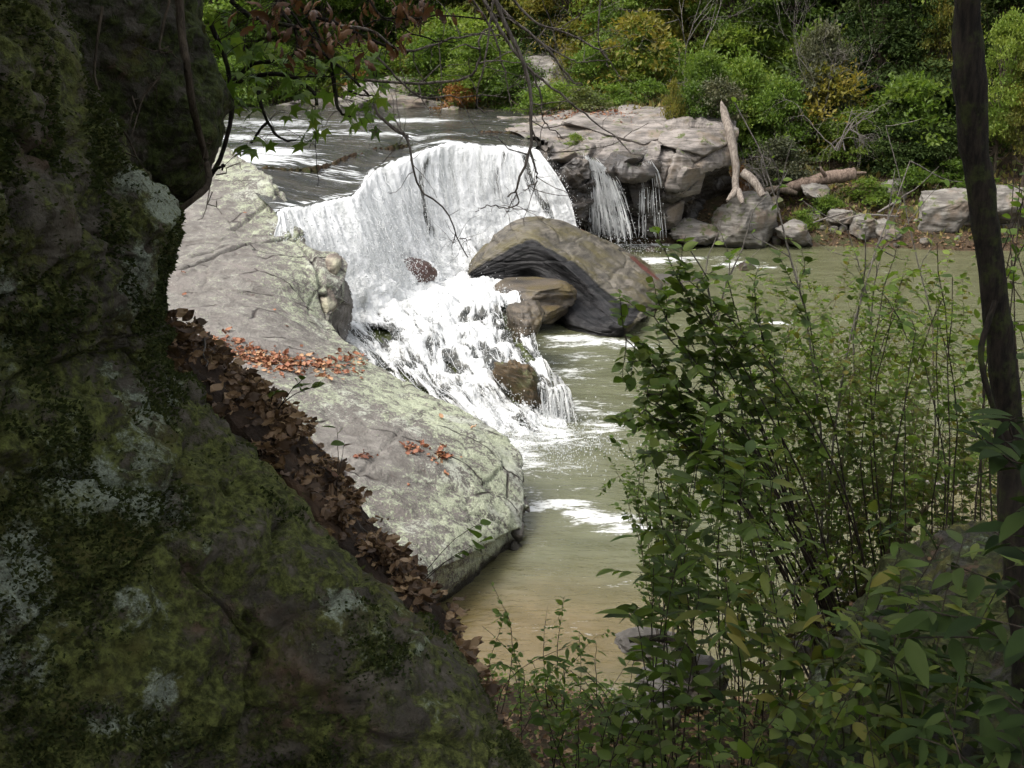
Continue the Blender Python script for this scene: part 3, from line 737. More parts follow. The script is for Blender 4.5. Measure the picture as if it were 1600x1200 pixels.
# ------------------------------------------------------------------ rocks
def mesh_ico(sub):
    import bmesh
    bm = bmesh.new(); bmesh.ops.create_icosphere(bm, subdivisions=sub, radius=1)
    V = np.array([v.co for v in bm.verts]); F = np.array([[v.index for v in f.verts] for f in bm.faces]); bm.free(); return V, F
_ico = {k: mesh_ico(k) for k in (4, 5)}
def boulder(name, loc, rad, rz=0, seed=0, mat=None, parent=None, sub=4, cuts=7, rough=0.16, tilt=0.0, boxy=1.0):
    r = np.random.default_rng(seed); V, F = _ico[sub]; V = V.copy()
    if boxy != 1.0: V = np.sign(V) * np.abs(V) ** boxy; V /= np.abs(V).max()
    for k in range(cuts):
        n = r.normal(size=3); n /= np.linalg.norm(n); d = r.uniform(0.52, 0.86)
        over = V @ n - d; V -= np.where(over > 0, over * 0.9, 0)[:, None] * n
    V *= 1 / np.abs(V).max(0)
    V *= (1 + rough * fbm(V * 1.7 + seed * 3.1, 5) + 0.35 * rough * ridged(V * 4 + seed, 3))[:, None]
    V *= np.array(rad)
    Mx = np.array(Matrix.Rotation(rz, 3, 'Z') @ Matrix.Rotation(tilt, 3, 'Y'))
    V = V @ Mx.T
    me = mesh_np(name, V, F, mat)
    o = link(name, me, parent); o.location = loc
    return o

def blocks(S, nseed, amp, seed, groove=0.0, gw=0.08, stretch=(1, 1, 1)):
    """rock broken into joint blocks: every cell stands a little proud or back, tilted, with open joints between"""
    r = np.random.default_rng(seed); A = S.reshape(-1, 3) * np.array(stretch); C = A[r.choice(len(A), nseed, replace=False)]
    off = r.uniform(-1, 1, nseed); tl = r.normal(0, 0.35, (nseed, 3)); out = np.empty(len(A)); W = 0.18 * np.stack([fbm(A * 1.3 + k * 9, 3) for k in range(3)], -1)
    for i in range(0, len(A), 20000):
        q = A[i:i + 20000] + W[i:i + 20000]; d = ((q[:, None] - C[None]) ** 2).sum(-1); o = np.argpartition(d, 1, axis=1)[:, :2]; dd = np.sqrt(np.take_along_axis(d, o, 1)); sw = dd[:, 0] > dd[:, 1]; k = np.where(sw, o[:, 1], o[:, 0]); gap = np.abs(dd[:, 1] - dd[:, 0])
        out[i:i + 20000] = amp * (off[k] + ((q - C[k]) * tl[k]).sum(1)) - groove * np.exp(-(gap / gw) ** 2)
    return out.reshape(S.shape[:-1])
def build_slab():
    rows = [[(200, 205, 38), (280, 218, 36.5), (325, 228, 35), (350, 236, 34.2)],
            [(190, 290, 31), (290, 288, 31.2), (372, 283, 31), (416, 284, 30.8)],
            [(170, 360, 27.6), (290, 350, 28.2), (400, 344, 28.7), (456, 348, 28.8)],
            [(140, 400, 25.8), (280, 384, 26.6), (405, 376, 27.3), (470, 382, 27.8)],
            [(140, 430, 24.4), (280, 415, 25.2), (415, 400, 26.1), (526, 403, 26.5)],
            [(140, 475, 22.8), (280, 455, 23.6), (425, 434, 24.8), (526, 436, 25.8)],
            [(140, 520, 21.4), (280, 490, 22.2), (420, 470, 23.7), (500, 490, 24.8)],
            [(170, 600, 19), (320, 562, 19.8), (450, 541, 21.3), (556, 557, 22.4)],
            [(240, 700, 16.7), (400, 650, 17.6), (555, 620, 19.3), (680, 629, 20.5)],
            [(330, 800, 14.9), (500, 740, 16), (655, 690, 17.9), (786, 690, 19.3)],
            [(400, 900, 13.6), (560, 840, 14.6), (700, 780, 16.5), (806, 762, 18)],
            [(450, 1000, 12.6), (600, 915, 13.6), (705, 878, 15.0), (800, 835, 17.0)],
            [('z', 520, 1060, 0.3), ('z', 650, 965, 0.1), ('z', 712, 935, -0.15), ('z', 785, 872, -0.15)],
            [('z', 520, 1075, -0.8), ('z', 650, 970, -0.8), ('z', 706, 930, -0.8), ('z', 775, 870, -0.8)]]
    C = lat(rows)
    # side that drops from the right-hand edge into the water
    e = C[:, -1]; d1 = e + np.array([0.10, 0.05, -0.25]); d2 = e * np.array([1, 1, 0]) + np.array([0.05, 0.2, 0]) ; d2[:, 2] = np.minimum(e[:, 2] * 0.45, 1.6); d3 = e * np.array([1, 1, 0]) + np.array([-0.1, 0.3, -0.6])
    C = np.concatenate([C, d1[:, None], d2[:, None], d3[:, None]], 1)
    nr, nc = 460, 330
    S = surf(C, nr, nc); N = gnormals(S); N *= np.sign(N[..., 2:3] + 0.3)
    top = sstep(0.72, 0.5, np.linspace(0, 1, nc))[None, :]
    d = 0.16 * fbm(S * np.array([0.5, 0.5, 0.7]) + 2, 4) + 0.05 * ridged(S * np.array([0.9, 2.2, 2.2]) + 7, 4) + 0.022 * fbm(S * 5, 4)
    d = d + blocks(S, 60, 0.05, 9, 0.05, 0.05) * (0.6 + 1.6 * sstep(0.55, 0.8, np.linspace(0, 1, nc))[None, :])
    # long weathering joints
    for a, b, dep, w in [((285, 425), (470, 372), 0.16, 0.05), ((300, 405), (395, 383), 0.10, 0.045), ((440, 520), (560, 532), 0.14, 0.06), ((560, 690), (720, 640), 0.05, 0.025), ((360, 360), (440, 345), 0.10, 0.04), ((520, 800), (700, 735), 0.04, 0.025)]:
        def on(px, py):
            i = np.argmin(((px_of(S) - np.array([px, py])) ** 2).sum(-1)); return S.reshape(-1, 3)[i]
        A, B = on(*a), on(*b)
        tt = np.linspace(0, 1, 12)[:, None]; L = A + (B - A) * tt; L[:, :2] += 0.22 * fbm(np.concatenate([L * 0.8], 0)[:, [0, 1, 2]] + 3, 3)[:, None] * np.array([[0.4, 1.0]])
        dd = pt_seg(S[..., 0], S[..., 1], L[:, :2], closed=False)
        d = d - dep * np.exp(-(dd / w) ** 2) + 0.35 * dep * np.exp(-((dd - 0.12) / 0.12) ** 2)
    S = S + N * d[..., None]
    # lichen prefers the crest along the river side and the nose
    pp = px_of(S)
    x, y = pp[..., 0], pp[..., 1]
    edge = np.interp(y, [235, 285, 340, 385, 470, 555, 630, 690, 760, 850], [350, 412, 456, 500, 515, 556, 680, 790, 806, 800])
    li = 0.36 * np.exp(-((edge - x - 20) / 75) ** 2) + 0.26 * sstep(560, 640, y) + 0.10 * fbm(S * 0.7, 3)
    li = li - 0.75 * np.exp(-((x - 560) / 90) ** 2 - ((y - 705) / 40) ** 2) - 0.4 * np.exp(-((x - 430) / 90) ** 2 - ((y - 545) / 30) ** 2) - 0.10 * sstep(590, 500, y) * sstep(20, 110, edge - x)
    li = li - 1.0 * (np.linspace(0, 1, nc)[None, :] > 0.72)
    o = link('lichen_rock', mesh_np('lichen_rock', S, grid_faces(nr, nc), M['lichen_rock'], {'lichen': li}))
    tag(o, 'huge pale lichen covered rock slab sloping down beside the waterfall into the pool', 'rock')
    boulder('outcrop', PY(524, 414, 26.35), (0.24, 0.5, 0.28), 0.1, 25, M['knob'], o, 5, 16, 0.12, 0, 0.75)
    boulder('outcrop', PY(518, 446, 26.0), (0.26, 0.55, 0.42), -0.1, 33, M['knob'], o, 5, 16, 0.12, 0.15, 0.75)
    boulder('outcrop', PY(508, 475, 25.5), (0.28, 0.5, 0.45), 0.3, 36, M['knob'], o, 5, 16, 0.12, 0.15, 0.75)
    return S
def px_of(S):
    Q = S - np.array([0, 0, CAM_H])
    f = Q[..., 1] * CP - Q[..., 2] * SP; up = Q[..., 1] * SP + Q[..., 2] * CP
    return np.stack([800 + FPX * Q[..., 0] / f, 600 - FPX * up / f], -1)
M['knob'] = mk_strata('weathered brown outcrop', (0.12, 0.095, 0.080), (0.30, 0.26, 0.20), (0.38, 0.36, 0.26), False, 0.85, moss=0.9, scale=1.6)
SLAB = build_slab()

M['flat_rock'] = mk_strata('brown bedded rock', (0.026, 0.021, 0.015), (0.10, 0.078, 0.052), (0.085, 0.062, 0.022), False, 0.4, (0.05, 0.1, 0.2), 1.4, 0.8)
M['nose_rock'] = mk_strata('rusty mossy rock', (0.035, 0.026, 0.010), (0.095, 0.058, 0.022), (0.055, 0.055, 0.014), False, 0.5, (0.3, 0.2, 0.2), 2.0, 0.6)
def build_whale():
    # rows run from the back (hidden, waterline) over the crest, the ridge and down the dark face to the water
    rows = [[('z', 800, 405, -0.3), ('z', 850, 400, -0.3), ('z', 910, 398, -0.3), ('z', 960, 400, -0.3), ('z', 1000, 408, -0.3), ('z', 1025, 425, -0.3), ('z', 1040, 440, -0.3)],
            [(745, 405, 37.5), (800, 352, 38.6), (850, 342, 39), (905, 357, 39.2), (960, 388, 38.8), (1005, 420, 38), (1034, 448, 37)],
            [(738, 416, 36.3), (785, 362, 37), (838, 346, 37.4), (893, 366, 37.2), (950, 400, 36.6), (995, 432, 35.8), (1032, 458, 35.5)],
            [(735, 424, 35.6), (778, 382, 35.8), (828, 360, 35.9), (880, 386, 35.3), (938, 428, 34.4), (985, 462, 33.4), (1022, 474, 34.2)],
            [(736, 429, 35.4), (780, 402, 35.3), (830, 378, 35.0), (874, 405, 34.2), (928, 450, 33), (972, 487, 32.0), (1005, 486, 33.2)],
            [(742, 433, 35.3), (788, 424, 35.15), (835, 415, 34.85), (876, 438, 34.1), (922, 476, 32.6), ('z', 960, 502, 0.45), ('z', 990, 503, 0.45)],
            [(750, 440, 35.2), (800, 442, 35.1), (840, 446, 34.8), ('z', 880, 498, 0.25), ('z', 915, 512, 0.18), ('z', 948, 522, 0.08), ('z', 976, 520, 0.08)],
            [('z', 760, 475, -0.4), ('z', 805, 490, -0.4), ('z', 845, 505, -0.4), ('z', 880, 522, -0.4), ('z', 915, 534, -0.4), ('z', 948, 544, -0.5), ('z', 974, 542, -0.5)]]
    C = lat(rows)
    cl = C[:, :1].mean(0); cr_ = C[:, -1:].mean(0)
    C = np.concatenate([(C[:, :1] * 0.35 + cl * 0.65 + np.array([-0.12, 0, -0.1])), C, C[:, -1:] * 0.3 + cr_ * 0.7 + np.array([0.15, 0, -0.1])], 1)
    nr, nc = 240, 260
    S = surf(C, nr, nc); N = gnormals(S); N *= np.sign((N * np.array([0, -0.6, 1])).sum(-1, keepdims=True))
    # bedding: thin grooves that follow the arch
    q = S @ np.array([0.30, 0.25, 0.92])
    v = np.linspace(0, 1, nr)[:, None]; u = np.linspace(0, 1, nc)[None, :]
    band = fbm(np.stack([v * 26 + 0 * u, u * 2.0 + 0 * v, 0 * u + 0 * v], -1), 3)
    band = band + 0.3 * fbm(np.stack([v * 70 + 0 * u, u * 3.0 + 0 * v, 0 * u + 0 * v + 4], -1), 2) * sstep(0.5, 0.6, v)
    S = S + N * (0.10 * fbm(S * 0.8, 4) + 0.07 * band + 0.025 * fbm(S * 4, 4) + blocks(S, 24, 0.05, 2, 0.05, 0.06, (0.5, 0.5, 1.6)))[..., None]
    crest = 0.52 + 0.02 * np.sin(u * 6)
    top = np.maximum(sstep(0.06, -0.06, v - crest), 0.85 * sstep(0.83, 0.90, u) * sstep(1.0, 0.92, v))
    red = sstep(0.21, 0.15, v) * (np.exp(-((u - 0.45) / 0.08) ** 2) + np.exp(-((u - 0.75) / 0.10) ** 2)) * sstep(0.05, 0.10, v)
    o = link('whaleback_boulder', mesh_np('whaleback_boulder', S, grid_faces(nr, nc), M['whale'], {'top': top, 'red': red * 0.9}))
    tag(o, 'big smooth arched boulder, black underside and olive brown back, in front of the falls', 'boulder')
    return S
build_whale()
tag(boulder('flat_boulder', PY(822, 456, 32.6), (1.42, 1.0, 0.36), -0.12, 4, M['flat_rock'], None, 5, 7, 0.16, 0.05, 0.62), 'flat brown boulder tucked against the arched boulder beside the cascade', 'boulder')
tag(boulder('wedge_rock', PY(850, 488, 31.9), (0.75, 0.8, 0.24), 0.1, 41, M['flat_rock'], None, 4, 6, 0.2, 0, 0.7), 'thin brown rock wedged under the flat boulder', 'rock')
tag(boulder('red_boulder', PY(642, 428, 33.2), (0.78, 0.7, 0.50), 0.2, 8, M['red_rock'], None, 5, 4, 0.10), 'rounded reddish brown boulder awash at the foot of the main fall', 'boulder')
tag(boulder('brown_boulder', PY(820, 508, 28.3), (0.46, 0.95, 0.66), 0.25, 12, M['flat_rock'], None, 5, 6, 0.24, 0.2, 0.8), 'wet brown boulder at the right shoulder of the cascade', 'boulder')
tag(boulder('mossy_nose_rock', PY(808, 600, 24.15), (0.36, 0.7, 0.66), 0.5, 15, M['nose_rock'], None, 5, 4, 0.34, -0.35, 0.9), 'rust and green mossy rock nose poking through the cascade', 'rock')
tag(boulder('sunken_slab', PZ(1050, 437, 0.02), (1.1, 0.55, 0.22), 0.1, 19, M['shore_rock'], None, 4, 6, 0.15), 'low orange brown rock just breaking the water right of the arched boulder', 'rock')
for k, (px, py, s_) in enumerate([(1022, 391, 0.36), (985, 392, 0.28), (1165, 420, 0.5)]):
    tag(boulder('pool_stone', PZ(px, py, 0.02), (s_, s_ * 0.8, s_ * 0.5), k, 50 + k, M['brown_rock'], None, 4, 5, 0.15),
        ['small dark stone in the foam below the side fall', 'smallest dark stone touching the back of the arched boulder', 'dark stone in the riffle off the far shore'][k], 'rock', 'stones in the far riffle')

# ------------------------------------------------------------------ right-hand ledge and its side falls
def build_ledge():
    rows = [[('w', -0.5, 60, 4.6), ('w', 3, 60, 5.0), ('w', 6, 59, 5.2), ('w', 8.5, 58, 5.2), ('w', 10, 57, 5.2)],
            [(770, 196, 50), (845, 188, 51), (920, 180, 51), (985, 176, 51), (1046, 180, 50)],
            [(822, 216, 46.6), (862, 212, 47.5), (925, 208, 47.5), (990, 215, 47.0), (1044, 198, 47.4)],
            [(846, 226, 44.9), (875, 242, 45), (922, 240, 45.3), (992, 258, 44.9), (1034, 226, 45.6)],
            [(852, 240, 44.5), (880, 262, 44.5), (930, 268, 44.7), (1000, 278, 44.3), (1030, 252, 45)],
            [(868, 275, 44.2), (895, 300, 44.2), (935, 305, 45.2), (990, 312, 45.6), (1030, 290, 45.4)],
            [(884, 315, 44.1), (905, 345, 44.2), (945, 350, 45.3), (1000, 350, 46.0), (1045, 340, 45.9)],
            [('z', 880, 385, -0.4), ('z', 905, 386, -0.4), ('z', 950, 384, -0.4), ('z', 1000, 382, -0.4), ('z', 1070, 384, -0.4)]]
    C = lat(rows); nr, nc = 300, 280
    S = surf(C, nr, nc); N = gnormals(S); N *= np.sign((N * np.array([0, -0.6, 1])).sum(-1, keepdims=True))
    q = S @ np.array([0.25, 0.1, 0.95])
    steps = np.abs(((q * 1.9 + 0.5 * fbm(S * 0.5, 2)) % 1) - 0.5)
    v = np.linspace(0, 1, nr)[:, None]; u = np.linspace(0, 1, nc)[None, :]
    d = 0.34 * fbm(S * 0.55 + 3, 4) + 0.30 * ridged(S * np.array([0.7, 0.7, 1.6]), 4) + 0.12 * steps + 0.06 * fbm(S * 3.5, 4) + blocks(S, 34, 0.26, 3, 0.16, 0.10, (1, 1, 1.3)) * (0.25 + 0.75 * sstep(0.35, 0.5, v))
    S = S + N * (d * (0.4 + 0.6 * sstep(0.25, 0.5, v)))[..., None]
    wet = 0.9 * np.exp(-((u - 0.78) / 0.10) ** 2) * sstep(0.27, 0.4, v) + 0.9 * np.exp(-((u - 0.60) / 0.09) ** 2) * sstep(0.38, 0.46, v) + 0.85 * sstep(0.44, 0.60, v) + 0.5 * np.exp(-((u - 0.28) / 0.1) ** 2) * sstep(0.4, 0.5, v)  # wet cracks, plus a plain darkening down the lower front
    o = link('rock_ledge', mesh_np('rock_ledge', S, grid_faces(nr, nc), M['ledge_rock'], {'wet': wet}))
    LED = S.copy()
    for k, (px, py, Y, rx, ry, rz_, wt) in enumerate([(872, 246, 45.2, 1.0, .9, .5, 0.1), (862, 288, 44.6, .62, .6, .75, .6), (903, 318, 44.9, .6, .6, .9, 1.0), (978, 250, 45.3, 1.25, 1.0, .42, 1.0), (1003, 300, 45.6, .75, .7, .8, .7),
                                                      (955, 196, 49.5, 3.2, 2.4, .40, 0.0), (905, 215, 47.5, 1.5, 1.2, .35, 0.0), (1010, 214, 47.2, 1.3, 1.3, .42, 0.0), (940, 340, 45.8, .9, .7, .6, 1.0), (1000, 350, 46.2, 1.1, .8, .5, .9), (840, 205, 49.5, 1.4, 1.2, .3, 0.1)]):
        bk = boulder('block', PY(px, py, Y), (rx, ry, rz_), 0.5 * k + 0.2, 500 + k, M['ledge_rock'], o, 5, 16, 0.10, 0.10 * math.sin(2.1 * k), 0.7)
        at_ = bk.data.attributes.new('wet', 'FLOAT', 'POINT'); at_.data.foreach_set('value', np.full(len(bk.data.vertices), wt, np.float32))
    tag(o, 'broad grey pink rock ledge right of the main fall, split by wet cracks', 'rock ledge')
    rows = [[(1042, 196, 49), (1075, 192, 49.5), (1110, 192, 49.5), (1150, 196, 49)],
            [(1034, 222, 46.6), (1070, 212, 46.8), (1105, 210, 47), (1148, 214, 47)],
            [(1026, 256, 45.3), (1066, 246, 45.2), (1100, 240, 45.6), (1146, 240, 46.3)],
            [(1022, 285, 45.0), (1060, 285, 44.9), (1092, 268, 45.4), (1142, 258, 46.4)],
            [(1024, 310, 45.4), (1060, 308, 45.4), (1088, 292, 46.6), (1140, 278, 48.2)],
            [(1030, 345, 46.2), (1070, 335, 46.8), (1100, 320, 48.6), (1150, 310, 49.6)],
            [('z', 1040, 385, -0.4), ('z', 1080, 378, -0.3), ('z', 1110, 370, 0.0), ('z', 1160, 362, 0.2)]]
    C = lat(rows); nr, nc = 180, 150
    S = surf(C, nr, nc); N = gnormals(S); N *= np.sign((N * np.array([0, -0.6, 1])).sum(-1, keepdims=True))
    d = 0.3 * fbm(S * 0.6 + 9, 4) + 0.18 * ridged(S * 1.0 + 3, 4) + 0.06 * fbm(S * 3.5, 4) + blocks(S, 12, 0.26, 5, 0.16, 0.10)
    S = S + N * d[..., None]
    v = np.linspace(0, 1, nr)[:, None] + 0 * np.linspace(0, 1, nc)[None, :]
    o = link('overhang_block', mesh_np('overhang_block', S, grid_faces(nr, nc), M['ledge_rock'], {'wet': 0.85 * sstep(0.42, 0.62, v)}))  # underside shade put into the colour through the 'wet' mask
    for k, (px, py, Y, rx, ry, rz_) in enumerate([(1082, 226, 46.4, 1.55, 1.5, .62), (1062, 282, 45.5, .95, .9, .75), (1120, 218, 47, 1.0, 1.2, .5), (1040, 335, 46.2, .9, .8, .7)]):
        bk = boulder('block', PY(px, py, Y), (rx, ry, rz_), 0.6 * k + 0.1, 520 + k, M['ledge_rock'], o, 5, 16, 0.10, 0.2 * math.sin(2.1 * k), 0.7)
    tag(o, 'pale block of rock jutting over a dark hollow beside the dead trunk', 'rock')
    return LED, S
LEDGE, OVERHANG = build_ledge()
def side_fall(name, label, lip, throw, n, seed, wide):
    r = np.random.default_rng(seed)
    a, b = PY(*lip[0]), PY(*lip[1]); t = empty(name, (*(0.5 * (a + b))[:2], 0)); base = np.array(t.location)
    tag(t, label, 'waterfall', 'thin falls beside the main waterfall')
    rb = Ribbons(); dr = []
    for k in range(n):
        f = r.random() ** wide; p = a + (b - a) * f + r.normal(0, 0.05, 3); H = p[2]
        m = 12; s = np.linspace(0, 1, m); sp = throw * (0.08 + 0.95 * f) * r.uniform(0.55, 1.2)
        P = np.stack([p[0] + sp * np.sqrt(s) * 0.75, p[1] - 0.5 * np.sqrt(s) * (0.3 + f), p[2] + 0.12 - (H + 0.15) * s], -1) + r.normal(0, 0.012, (m, 3))
        for c in range(0, m - 3, 3):
            if r.random() < 0.6: rb.add(P[c:c + 4] - base, r.uniform(0.005, 0.015) * np.array([0.4, 1, 1, 0.3]))
        for c in range(4):
            i = r.integers(3, m); dr.append(P[i] + r.normal(0, 0.10, 3))
    if n > 100:
        veil('water_sheet', t, base, lambda u, v: a + (b - a) * u[..., None] + np.stack([throw * (0.06 + 0.95 * u) * np.sqrt(v) * 0.75, -0.5 * np.sqrt(v) * (0.3 + u), 0.10 - (a[2] + (b[2] - a[2]) * u + 0.12) * v], -1), 150, 90, 6, 0.62, 0.75, 20, 2.2)
    rb.build('water_strands', M['strand'], t)
    e = np.array([0.5 * (a + b)[0] + throw * 0.7, 0.5 * (a + b)[1] - 0.4, 0.05])
    dr = np.concatenate([np.array(dr), e + r.normal(0, 1, (n * 2, 3)) * np.array([0.6, 0.4, 0.16]) + np.array([0, 0, 0.1])])
    droplets('spray', dr - base, r.uniform(0.008, 0.022, len(dr)), M['strand'], t)
side_fall('side_waterfall', 'thin fan shaped side fall spraying off the ledge right of the main waterfall', [(912, 246, 44.9), (938, 262, 44.4)], 2.0, 170, 1, 0.75)
side_fall('trickle_waterfall', 'faint dripping trickle falling under the wet black notch in the ledge', [(1000, 262, 44.2), (1022, 256, 44.4)], 0.75, 26, 2, 1.0)

# far shore stones
far_rocks = [  # px, py(base), Y, rx, ry, rz, label
    (1172, 345, 45.7, 1.55, 1.1, 1.10, 'big pale sloping boulder below the foot of the dead trunk'),
    (1240, 362, 45.6, 0.95, 0.8, 0.50, 'pale boulder right of the one under the dead trunk'),
    (1090, 362, 45.9, 1.30, 0.9, 0.50, 'tan boulder at the waterline under the overhang'),
    (1275, 302, 48.6, 0.80, 0.6, 0.42, 'grey tilted slab stone just below the fallen log'),
    (1345, 352, 46.3, 0.85, 0.6, 0.45, 'brown angular stone at the far waterline right of the pale boulders'),
    (1385, 358, 46.0, 0.70, 0.6, 0.40, 'grey stone at the far waterline left of the dark tree trunk'),
    (1315, 340, 46.8, 0.55, 0.5, 0.38, 'small grey stone among driftwood on the far shore'),
    (1400, 298, 49.2, 0.60, 0.4, 0.75, 'leaning grey upright stone on the far bank'),
    (1470, 330, 46.5, 1.30, 1.0, 0.85, 'large pale rock on the far bank touching the dark trunk'),
    (1560, 322, 46.5, 1.60, 1.1, 1.00, 'large pale rock on the far bank right of the dark trunk'),
    (1065, 308, 46.9, 0.55, 0.5, 0.30, 'rust brown stone inside the dark hollow'),
    (1205, 318, 47.2, 0.60, 0.5, 0.42, 'dark red brown stone left of the fallen log'),
]
for k, (px, py, Y, a, b, c, lab) in enumerate(far_rocks):
    p = PY(px, py, Y)
    tag(boulder('shore_rock', p, (a, b, c), 0.4 * k, 70 + k, M['brown_rock'] if 'brown' in lab and 'angular' not in lab else M['shore_rock'], None, 5, 9, 0.30, 0.2 * math.sin(k), 0.75), lab, 'rock', 'rocks along the far shore')
gs = np.random.default_rng(404)
for k in range(34):
    x = gs.uniform(8.6, 24); y_ = 44.6 + gs.uniform(0.2, 2.6); y_ = y_ + (0.9 if x < 14 else 0); s_ = gs.uniform(0.13, 0.34)
    z_ = float(terrain_n(np.array([x]), np.array([y_]))[0])
    tag(boulder('strewn_stone', (x, y_, max(z_, -0.02) + 0.2 * s_), (s_, s_ * gs.uniform(.6, .9), s_ * gs.uniform(.4, .75)), gs.uniform(0, 6), 300 + k, M['shore_rock'], None, 4, 8, 0.25, gs.normal(0, .3), 0.8), 'small grey brown stone strewn along the far waterline', 'stone', 'small stones strewn along the far waterline')
# rocks of the far upper bank
for k, (px, py, Y, a, b, c, lab) in enumerate([
    (600, 172, 60, 3.2, 2.0, 0.8, 'long pale ledge on the far bank of the upper river behind the maple leaves'),
    (620, 148, 63, 3.0, 1.6, 1.0, 'upper pale step of the far bank ledge'),
    (480, 172, 62, 2.6, 1.5, 0.7, 'low pinkish ledge on the far bank of the upper river, left part'),
    (735, 186, 55, 0.55, 0.4, 0.25, 'small pale stone at the upper river edge near the lip'),
    (850, 130, 64, 4.2, 2.5, 2.2, 'dark shaded rock wall behind the bare twigs on the far bank'),
    (700, 178, 58, 1.3, 0.9, 0.4, 'brown low rock on the far bank above the lip'),
    (650, 60, 80, 7.0, 3.0, 3.0, 'dark rock overhang under the far trees at the top')]):
    tag(boulder('bank_rock', PY(px, py, Y), (a, b, c), 0.3 * k, 95 + k, M['shore_rock'], None, 5, 9, 0.3, 0, 0.8), lab, 'rock', 'rocks of the far upper bank')

# ------------------------------------------------------------------ near rocks
def build_near():
    # B: the mossy slope
    py = [-150, 0, 150, 270, 340, 400, 470, 535, 600, 670, 790, 900, 1040, 1200, 1400]
    ex = [35, 85, 150, 200, 250, 252, 242, 224, 254, 362, 464, 556, 686, 786, 900]
    ey = [5.2, 5.1, 5.0, 5.0, 5.05, 5.0, 4.95, 4.9, 4.85, 4.8, 4.6, 4.4, 4.15, 3.9, 3.6]
    rows = []
    for p, x, Y in zip(py, ex, ey):
        k = (p + 150) / 1550
        w = x + 420
        rows.append([(x - w * 1.35, p, 2.3 - 0.4 * k), (x - w * 1.0, p, 2.9 - 0.5 * k), (x - w * 0.62, p, 3.6 - 0.55 * k), (x - w * 0.30, p, 4.2 - 0.5 * k), (x - w * 0.10, p, Y - 0.22), (x - 4, p, Y), (x - 16, p, Y + 0.35), (x - 90, p, Y + 1.2), (x - 300, p, Y + 2.0)])
    C = lat(rows)
    f0 = C[:, :1]; C = np.concatenate([f0 + np.array([-5.0, 1.2, -0.5]), f0 + np.array([-3.0, -0.6, -0.2]), f0 + np.array([-1.2, -0.7, 0]), C], 1)
    C = np.concatenate([C[:1] + np.array([-0.6, 3.2, 1.3]), C[:1] + np.array([-0.4, 0.8, 1.2]), C], 0)
    nr, nc = 600, 480
    S = surf(C, nr, nc); N = gnormals(S); N *= np.sign((N * np.array([0.5, -0.8, 0.4])).sum(-1, keepdims=True))
    d = 0.16 * fbm(S * 1.1 + 3, 4) + 0.11 * ridged(S * np.array([1.9, 1.9, 3.4]) + 5, 4) + 0.06 * fbm(S * 6, 4) + 0.022 * fbm(S * 24, 3) + blocks(S, 60, 0.045, 6, 0.05, 0.035, (1, 1, 1.6))
    pit = sstep(0.34, 0.55, fbm(S * 4.3 + 31, 3)); d = d - 0.10 * pit
    damp = 1 - 0.55 * np.exp(-((np.linspace(0, 1, nc) - 0.72) / 0.06) ** 2)[None, :]
    S = S + N * (d * damp)[..., None]
    pp = px_of(S); x, y = pp[..., 0], pp[..., 1]; li = np.zeros(x.shape)
    for cx, cy, rx, ry, a in [(230, 700, 60, 110, 1.0), (150, 760, 120, 70, .9), (30, 900, 60, 90, 1.0), (230, 790, 60, 60, 1.0), (245, 1075, 40, 40, 1.1), (170, 1130, 60, 35, .9), (215, 940, 60, 50, .8), (255, 315, 30, 45, .9), (210, 280, 30, 25, .7), (230, 430, 40, 60, .6), (270, 620, 30, 70, .8), (535, 935, 30, 20, .9), (10, 450, 20, 25, .8), (560, 690, 30, 20, .3), (40, 1050, 50, 40, .6), (330, 860, 30, 30, .5)]:
        li = np.maximum(li, 1.35 * a * np.exp(-((x - cx) / rx) ** 2 - ((y - cy) / ry) ** 2))
    o = link('mossy_boulder', mesh_np('mossy_boulder', S, grid_faces(nr, nc), M['moss_rock'], {'lichen': li}))
    tag(o, 'huge dark mossy boulder with pale lichen blotches sloping across the whole left side', 'boulder')
    SB, NB = S, N
    # A: overhanging block behind it
    py = [-160, -60, 0, 60, 110, 145, 190, 220, 270, 312, 345, 400, 470, 540]
    ex = [306, 306, 310, 320, 334, 345, 334, 328, 312, 290, 268, 252, 245, 252]
    rows = []
    for p, x in zip(py, ex):
        Y = 6.6 - 0.0012 * max(p, 0)
        und = sstep(250, 345, np.array(float(p)))
        rows.append([(x - 420, p, 5.6), (x - 260, p, 5.9), (x - 120, p, 6.1 + 0.4 * und), (x - 40, p, Y - 0.15 + 0.5 * und), (x - 4, p, Y + 0.5 * und), (x - 14, p, Y + 0.4), (x - 80, p, Y + 1.6), (x - 300, p, Y + 3)])
    C = lat(rows); C = np.concatenate([C[:1] + np.array([-0.5, 3.0, 1.2]), C[:1] + np.array([-0.3, 0.7, 1.1]), C], 0)
    nr, nc = 400, 280
    S = surf(C, nr, nc); N = gnormals(S); N *= np.sign((N * np.array([0.5, -0.8, 0.1])).sum(-1, keepdims=True))
    d = 0.14 * fbm(S * 1.3 + 13, 4) + 0.09 * ridged(S * np.array([2.2, 2.2, 3.0]) + 15, 4) + 0.04 * fbm(S * 8, 4)
    damp = 1 - 0.5 * np.exp(-((np.linspace(0, 1, nc) - 0.58) / 0.08) ** 2)[None, :]
    S = S + N * (d * damp)[..., None]
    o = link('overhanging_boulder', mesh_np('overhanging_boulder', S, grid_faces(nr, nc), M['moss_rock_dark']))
    tag(o, 'dark overhanging block hung with roots at the upper left, above the mossy boulder', 'boulder')
    # C: soil shelf full of leaves along the back of the slope
    pc = [(236, 500, 5.35), (262, 560, 5.3), (350, 640, 5.25), (440, 740, 5.05), (540, 865, 4.8), (650, 985, 4.6), (730, 1100, 4.4), (800, 1230, 4.2)]
